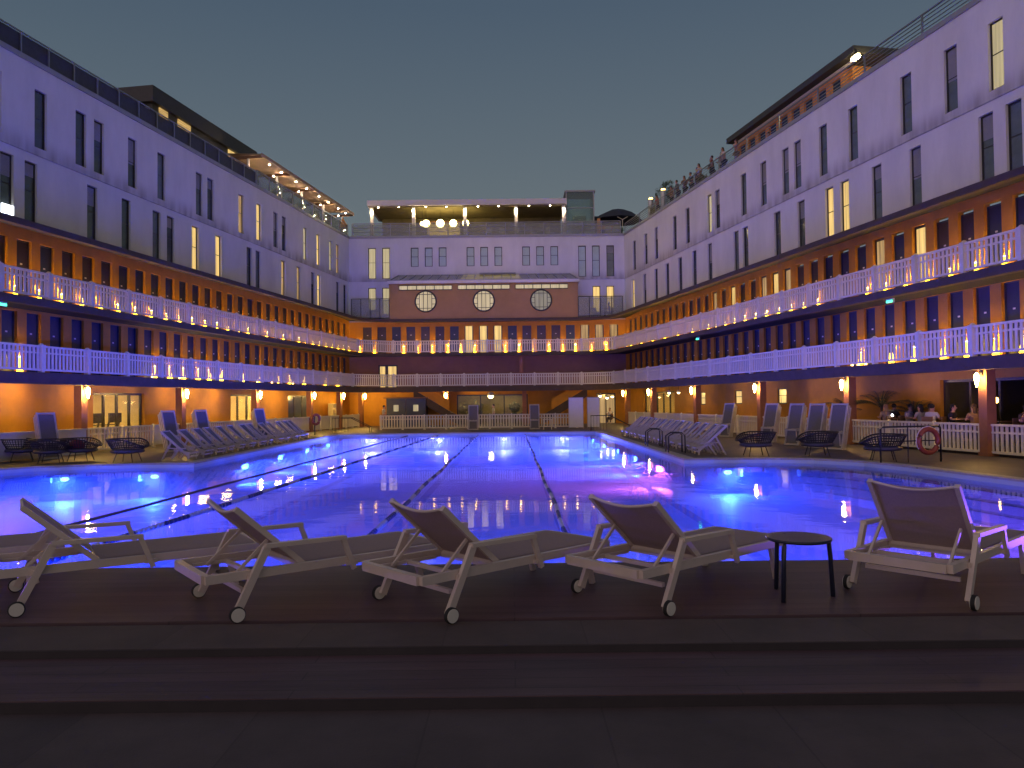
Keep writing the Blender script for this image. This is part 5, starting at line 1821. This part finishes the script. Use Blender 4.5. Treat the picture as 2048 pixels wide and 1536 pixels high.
# ------------------------------------------------------------------ people
dg_cache = {}
def skin_bake(key, verts, edges, radii):
    if key in dg_cache: return dg_cache[key]
    me = bpy.data.meshes.new(key)
    me.from_pydata(verts, edges, [])
    o = bpy.data.objects.new(key, me)
    col.objects.link(o)
    sk = o.modifiers.new('skin', 'SKIN')
    sk.use_smooth_shade = True
    for i, r in enumerate(radii):
        rx, ry = r if isinstance(r, tuple) else (r, r)
        me.skin_vertices[0].data[i].radius = (rx, ry)
        me.skin_vertices[0].data[i].use_root = i == 0
    ss = o.modifiers.new('sub', 'SUBSURF')
    ss.levels = ss.render_levels = 1
    bpy.context.view_layer.update()
    dg = bpy.context.evaluated_depsgraph_get()
    out = bpy.data.meshes.new_from_object(o.evaluated_get(dg))
    out.name = key
    for p in out.polygons: p.use_smooth = True
    bpy.data.objects.remove(o)
    dg_cache[key] = out
    return out

POSE = {
    'stand': dict(hip=.93, kn=[(.10, .03, .50), (-.10, .0, .50)], an=[(.11, -.02, .08), (-.11, -.02, .08)], el=[(.27, -.02, 1.14), (-.27, -.02, 1.14)], wr=[(.27, .12, .92), (-.26, .14, .92)], lean=0),
    'rail': dict(hip=.93, kn=[(.10, .03, .50), (-.10, .0, .50)], an=[(.11, -.02, .08), (-.11, -.02, .08)], el=[(.27, .10, 1.14), (-.27, .10, 1.14)], wr=[(.18, .36, 1.10), (-.18, .36, 1.10)], lean=.10),
    'sit': dict(hip=.50, kn=[(.12, .44, .52), (-.12, .44, .52)], an=[(.12, .42, .08), (-.12, .42, .08)], el=[(.26, .10, .76), (-.26, .10, .76)], wr=[(.14, .36, .76), (-.14, .34, .78)], lean=.08),
}
def body_parts(pose):
    P = POSE[pose]
    h = P['hip']; L = P['lean']
    up_ = lambda z: (0, L * (z / .55), h + z)
    V, E_, Rr = [], [], []
    def add(p, r, par=None):
        V.append(p); Rr.append(r)
        if par is not None: E_.append((par, len(V) - 1))
        return len(V) - 1
    pel = add(up_(0), (.15, .11))
    sp_ = add(up_(.2), (.13, .095), pel)
    ch = add(up_(.40), (.15, .105), sp_)
    nk = add(up_(.53), .055, ch)
    hb = add((0, L + .02, h + .60), (.068, .08), nk)
    hm = add((0, L + .025, h + .68), (.075, .092), hb)
    ht = add((0, L + .02, h + .76), (.055, .065), hm)
    hands = []
    for i, s in enumerate((1, -1)):
        sh = add((s * .17, up_(.45)[1], h + .45), .062, ch)
        el = add(P['el'][i], .042, sh)
        wr = add(P['wr'][i], .028, el)
        d = (Vector(P['wr'][i]) - Vector(P['el'][i])).normalized()
        pm_ = Vector(P['wr'][i]) + d * .07
        pa = add(tuple(pm_), (.036, .016), wr)
        sd = Vector((1, 0, 0)) if abs(d.x) < .8 else Vector((0, 1, 0))
        for k, (off, ln_) in enumerate(((-.026, .055), (-.009, .068), (.009, .064), (.026, .05))):
            a = add(tuple(pm_ + sd * off + d * .035), .009, pa)
            add(tuple(pm_ + sd * off + d * (.035 + ln_) + Vector((0, 0, -.012))), .007, a)
        a = add(tuple(Vector(P['wr'][i]) + d * .035 - sd * s * .04), .010, wr)
        add(tuple(Vector(P['wr'][i]) + d * .075 - sd * s * .055), .008, a)
    for i, s in enumerate((1, -1)):
        hp = add((s * .09, 0.0, h - .05), (.085, .09), pel)
        kn = add(P['kn'][i], .06, hp)
        an = add(P['an'][i], .04, kn)
        add((P['an'][i][0], P['an'][i][1] + .14, .035), (.04, .03), an)
    body = skin_bake('body_' + pose, V, E_, Rr)
    # clothes: the same skeleton, a little wider
    V, E_, Rr = [], [], []
    pel = add(up_(.0), (.165, .125)); sp_ = add(up_(.2), (.15, .115), pel); ch = add(up_(.42), (.165, .12), sp_)
    add(up_(.50), (.08, .075), ch)
    for i, s in enumerate((1, -1)):
        sh = add((s * .175, up_(.45)[1], h + .45), .076, ch)
        add(tuple(Vector(V[sh]).lerp(Vector(P['el'][i]), .8)), .06, sh)
    shirt = skin_bake('shirt_' + pose, V, E_, Rr)
    V, E_, Rr = [], [], []
    pel = add((0, 0, h), (.16, .12))
    for i, s in enumerate((1, -1)):
        hp = add((s * .09, 0.0, h - .05), (.1, .105), pel)
        kn = add(P['kn'][i], .075, hp)
        add(tuple(Vector(P['kn'][i]).lerp(Vector(P['an'][i]), .92)), .058, kn)
    tr = skin_bake('trousers_' + pose, V, E_, Rr)
    return body, shirt, tr, h, L
CLOTH = {}
def cloth(c):
    if c not in CLOTH: CLOTH[c] = mat('cloth', c, .85, var=.1, scale=12)
    return CLOTH[c]
def person(pose, loc, rz, label, shirt, trousers, hair, long_hair=False, scale=1.0, group=None):
    body, sh, tr, h, L = body_parts(pose)
    t = bpy.data.objects.new('person', body); col.objects.link(t)
    if not body.materials: body.materials.append(M['skin'])
    t.location = loc; t.rotation_euler = (0, 0, rz); t.scale = (scale,) * 3
    tag(t, label, 'person', group)
    for nm, me, c in (('shirt', sh, shirt), ('trousers', tr, trousers)):
        o = bpy.data.objects.new(nm, me); col.objects.link(o); o.parent = t
        if not me.materials: me.materials.append(None)
        o.material_slots[0].link = 'OBJECT'; o.material_slots[0].material = cloth(c)
    hm = MB().ball((0, L + .005, h + .715), (.088, .10, .095), 12, 8)
    hm.v = [Vector((p.x, min(p.y, L + .06), max(p.z, h + .66))) if p.y > L + .06 else p for p in hm.v]
    if long_hair:
        hm.ball((0, L - .06, h + .58), (.085, .045, .17), 10, 6)
    lpart(hm, 'hair', cloth(hair), t, smooth=True)
    fc = MB().ball((.03, L + .105, h + .685), .009, 6, 4).ball((-.03, L + .105, h + .685), .009, 6, 4)
    lpart(fc, 'eyes', M['eye'], t)
    ns = MB().ball((0, L + .118, h + .655), (.013, .018, .022), 6, 4).ball((.078, L + .02, h + .67), (.01, .02, .03), 6, 4).ball((-.078, L + .02, h + .67), (.01, .02, .03), 6, 4)
    lpart(ns, 'nose_and_ears', M['skin'], t, smooth=True)
    lpart(MB().ball((0, L + .108, h + .622), (.024, .01, .007), 8, 4), 'mouth', cloth((.3, .09, .08)), t)
    return t
# guests standing along the right roof railing (facing the court)
faceR = FR.ang - R(180)   # local +y towards the court
faceR = math.atan2(-FR.o.y, -FR.o.x) - R(90)
roofers = [(28.2, 2.7, 0, 'person in a grey top beside the glowing lamp head on the right roof', (.12, .13, .17), (.05, .05, .07), (.05, .03, .02), False),
           (27.2, 2.8, .6, 'person in brown with a small bun, second along the right roof railing', (.16, .10, .07), (.06, .05, .05), (.06, .035, .02), True),
           (25.2, 2.8, -.4, 'person in a black sleeveless top at the right roof railing', (.012, .012, .016), (.10, .08, .07), (.015, .01, .01), False),
           (24.4, 2.65, .3, 'person in a pale beige top leaning low behind the right roof railing', (.42, .35, .28), (.10, .08, .07), (.03, .02, .015), True),
           (23.3, 3.0, .2, 'person in a dark navy jacket in the roof group', (.02, .025, .05), (.03, .03, .04), (.02, .015, .01), False),
           (22.7, 2.7, -.5, 'person in a dark red top in the roof group', (.14, .03, .04), (.03, .03, .05), (.02, .015, .01), False),
           (21.1, 2.75, .1, 'person in a white blouse and dark skirt at the right roof railing', (.55, .47, .48), (.04, .04, .10), (.04, .025, .02), True),
           (19.6, 2.8, -.2, 'person in a pinkish red top before the far end of the orange pavilion', (.35, .10, .09), (.20, .16, .15), (.04, .02, .02), True),
           (26.3, 2.9, .3, 'person in a dark green top between the brown-haired and black-topped guests on the right roof', (.05, .07, .05), (.05, .05, .06), (.03, .02, .015), False),
           (22.0, 3.1, .2, 'person in a lilac grey shirt beside the dark red top in the roof group', (.28, .25, .34), (.04, .04, .07), (.02, .015, .012), False),
           (29.8, 2.9, .5, 'person in an ochre top near the taller bollard on the right roof', (.30, .17, .06), (.05, .04, .04), (.03, .02, .015), True),
           (32.3, 2.8, .1, 'person in a red top leaning on the right roof railing by the bollards', (.35, .06, .05), (.06, .05, .05), (.04, .025, .02), True),
           (18.2, 4.2, .4, 'person with a pale grey printed top by the orange pavilion\'s windows', (.42, .42, .42), (.08, .08, .09), (.03, .02, .015), False)]
for u, o, r_, lab, a, b2, c_, lg in roofers:
    person('rail' if r_ >= 0 else 'stand', FR.p(u, o, RZ), faceR + r_, lab, a, b2, c_, lg, 1.0)
# diners on the right terrace
def stool(loc, rz):
    t = thing('dining_chair', 'dark dining chair under a diner on the right terrace', 'chair', loc, rz, 'dining chairs on the right terrace')
    lpart(MB().box(-.22, .22, -.22, .22, .40, .44), 'seat', M['wood'], t)
    lpart(MB().box(-.2, .2, -.25, -.21, .44, .85), 'backrest', M['wood'], t)
    for sx in (-.19, .19):
        for sy in (-.19, .19):
            lpart(MB().box(sx - .018, sx + .018, sy - .018, sy + .018, 0, .40), 'leg', M['wood'], t)
    return t
CH = None
TZ = .34
struct(MB(FR.T).box(S0, 5.2, .60, WO - .01, .004, TZ), 'terrace_floor', M['deck'])
diners = [(4.05, 1.1, 90, 'woman-length fair hair diner lit by a small screen on the right terrace', (.30, .20, .17), (.05, .05, .06), (.35, .20, .09), True),
          (3.35, 1.5, -80, 'diner in a pale top facing the screen-lit diner', (.36, .32, .32), (.05, .05, .06), (.02, .012, .01), False),
          (2.35, 1.3, 100, 'diner with dark bobbed hair beside the white shirted diner', (.30, .28, .30), (.04, .04, .05), (.012, .01, .01), True),
          (1.55, 1.0, 20, 'diner in a loose white shirt turned away, tallest in the middle group', (.45, .42, .48), (.05, .05, .07), (.02, .015, .012), False),
          (1.0, 1.35, -60, 'diner in black beside the white shirted diner', (.02, .018, .022), (.03, .03, .03), (.012, .01, .01), True),
          (4.6, 1.75, 10, 'diner in dark clothes under the palm at the left end of the right terrace', (.03, .03, .035), (.04, .04, .05), (.02, .015, .01), False),
          (2.75, 1.85, -30, 'diner in a grey top in the back row behind the dark bobbed diner', (.16, .15, .16), (.04, .04, .05), (.03, .02, .015), False),
          (.2, 1.8, 150, 'diner in a maroon top in the back row left of the nearest right column', (.15, .04, .04), (.04, .04, .05), (.015, .012, .01), True),
          (-3.1, 1.85, 120, 'diner with fair hair in the back row near the right photo edge', (.24, .18, .15), (.04, .04, .05), (.28, .18, .09), True),
          (-.3, 1.2, 80, 'diner in a brown top left of the nearest right column', (.20, .11, .08), (.05, .04, .04), (.08, .045, .03), True),
          (-2.15, 1.3, -90, 'diner with dark hair right of the nearest right column', (.10, .06, .05), (.05, .04, .04), (.015, .012, .01), False),
          (-2.75, 1.0, 60, 'diner in a rust top, arm raised, near the right photo edge', (.25, .12, .08), (.05, .04, .04), (.05, .03, .02), True),
          (-3.4, 1.4, -70, 'diner in grey seated second from the right photo edge', (.22, .20, .20), (.05, .04, .04), (.03, .02, .015), False),
          (-4.1, 1.1, 40, 'diner in a white top at the right photo edge', (.5, .48, .48), (.05, .04, .04), (.02, .015, .01), False)]
for i, (u, o, a, lab, c1, c2, c3, lg) in enumerate(diners):
    p = FR.p(u, o - .1, TZ)
    rz = FR.ang + R(a)
    person('sit', p, rz, lab, c1, c2, c3, lg)
    if CH is None: CH = stool(p, rz)
    else: dup(CH, p, rz)
TB = None
for u in (3.7, 1.9, -1.2, -3.0):
    p = FR.p(u, 1.25, TZ)
    if TB is None:
        TB = thing('dining_table', 'small round dark dining table among the right terrace diners', 'table', p, 0, 'dining tables on the right terrace')
        lpart(MB().lathe([(.3, .71), (.3, .74)], n=20), 'table_top', M['wood'], TB); lpart(MB().lathe([(.2, 0), (.03, .04), (.03, .71)], n=10), 'pedestal', M['black'], TB)
    else: dup(TB, p, 0)
p = FR.p(3.75, 1.0, TZ + .86)
t = thing('phone', 'glowing white phone screen held at the right terrace table', 'phone', p, FR.ang)
lpart(MB().ball((0, 0, 0), (.07, .02, .05)), 'screen', M['phone'], t, smooth=True)
lpart(MB().box(-.05, .05, .02, .03, -.06, .04), 'phone_back', M['black'], t)
# others
person('stand', (-1.35, 55.2, 0), R(100), 'waiter in a pale yellow shirt walking before the far glass doors', (.55, .50, .30), (.10, .09, .09), (.03, .02, .015))
person('stand', (-9.6, 57.5, 0), R(-60), 'person in a pale top beside the blue kiosk at the far left', (.5, .45, .4), (.25, .22, .2), (.05, .03, .02))
person('sit', (8.1, 62.9, CT + .02), R(70), 'person seated on the small terrace right of the brown block', (.30, .26, .24), (.06, .05, .06), (.03, .02, .015))
person('sit', FB.p(7.9, .4, 0), R(160), 'person in a white top seated in the far right corner under the pendants', (.55, .5, .48), (.08, .07, .07), (.08, .04, .03))
dup(CH, (8.1, 62.9, CT + .02), R(70), 'dark chair on the small terrace right of the brown block').pop('group', None)
dup(CH, FB.p(7.9, .4, 0), R(160), 'dark chair in the far right ground floor corner').pop('group', None)
for x, a, lab in ((6.9, 100, 'low slatted lounge chair on the terrace right of the brown block'), (-12.0, 60, 'left lounge chair on the terrace left of the brown block'), (-10.8, 120, 'right lounge chair on the terrace left of the brown block')):
    t = thing('terrace_lounge_chair', lab, 'chair', (x, 62.8, CT), R(a))
    lpart(MB().bar((-.5, 0, .3), (.45, 0, .28), .55, .05), 'seat', M['rail'], t)
    lpart(MB().bar((.4, 0, .3), (.8, 0, .95), .55, .05), 'backrest', M['rail'], t)
    for s in (-.25, .25):
        lpart(MB().bar((-.45, s, 0), (-.2, s, .3), .04, .04).bar((.5, s, 0), (.25, s, .3), .04, .04), 'leg', M['rail'], t)
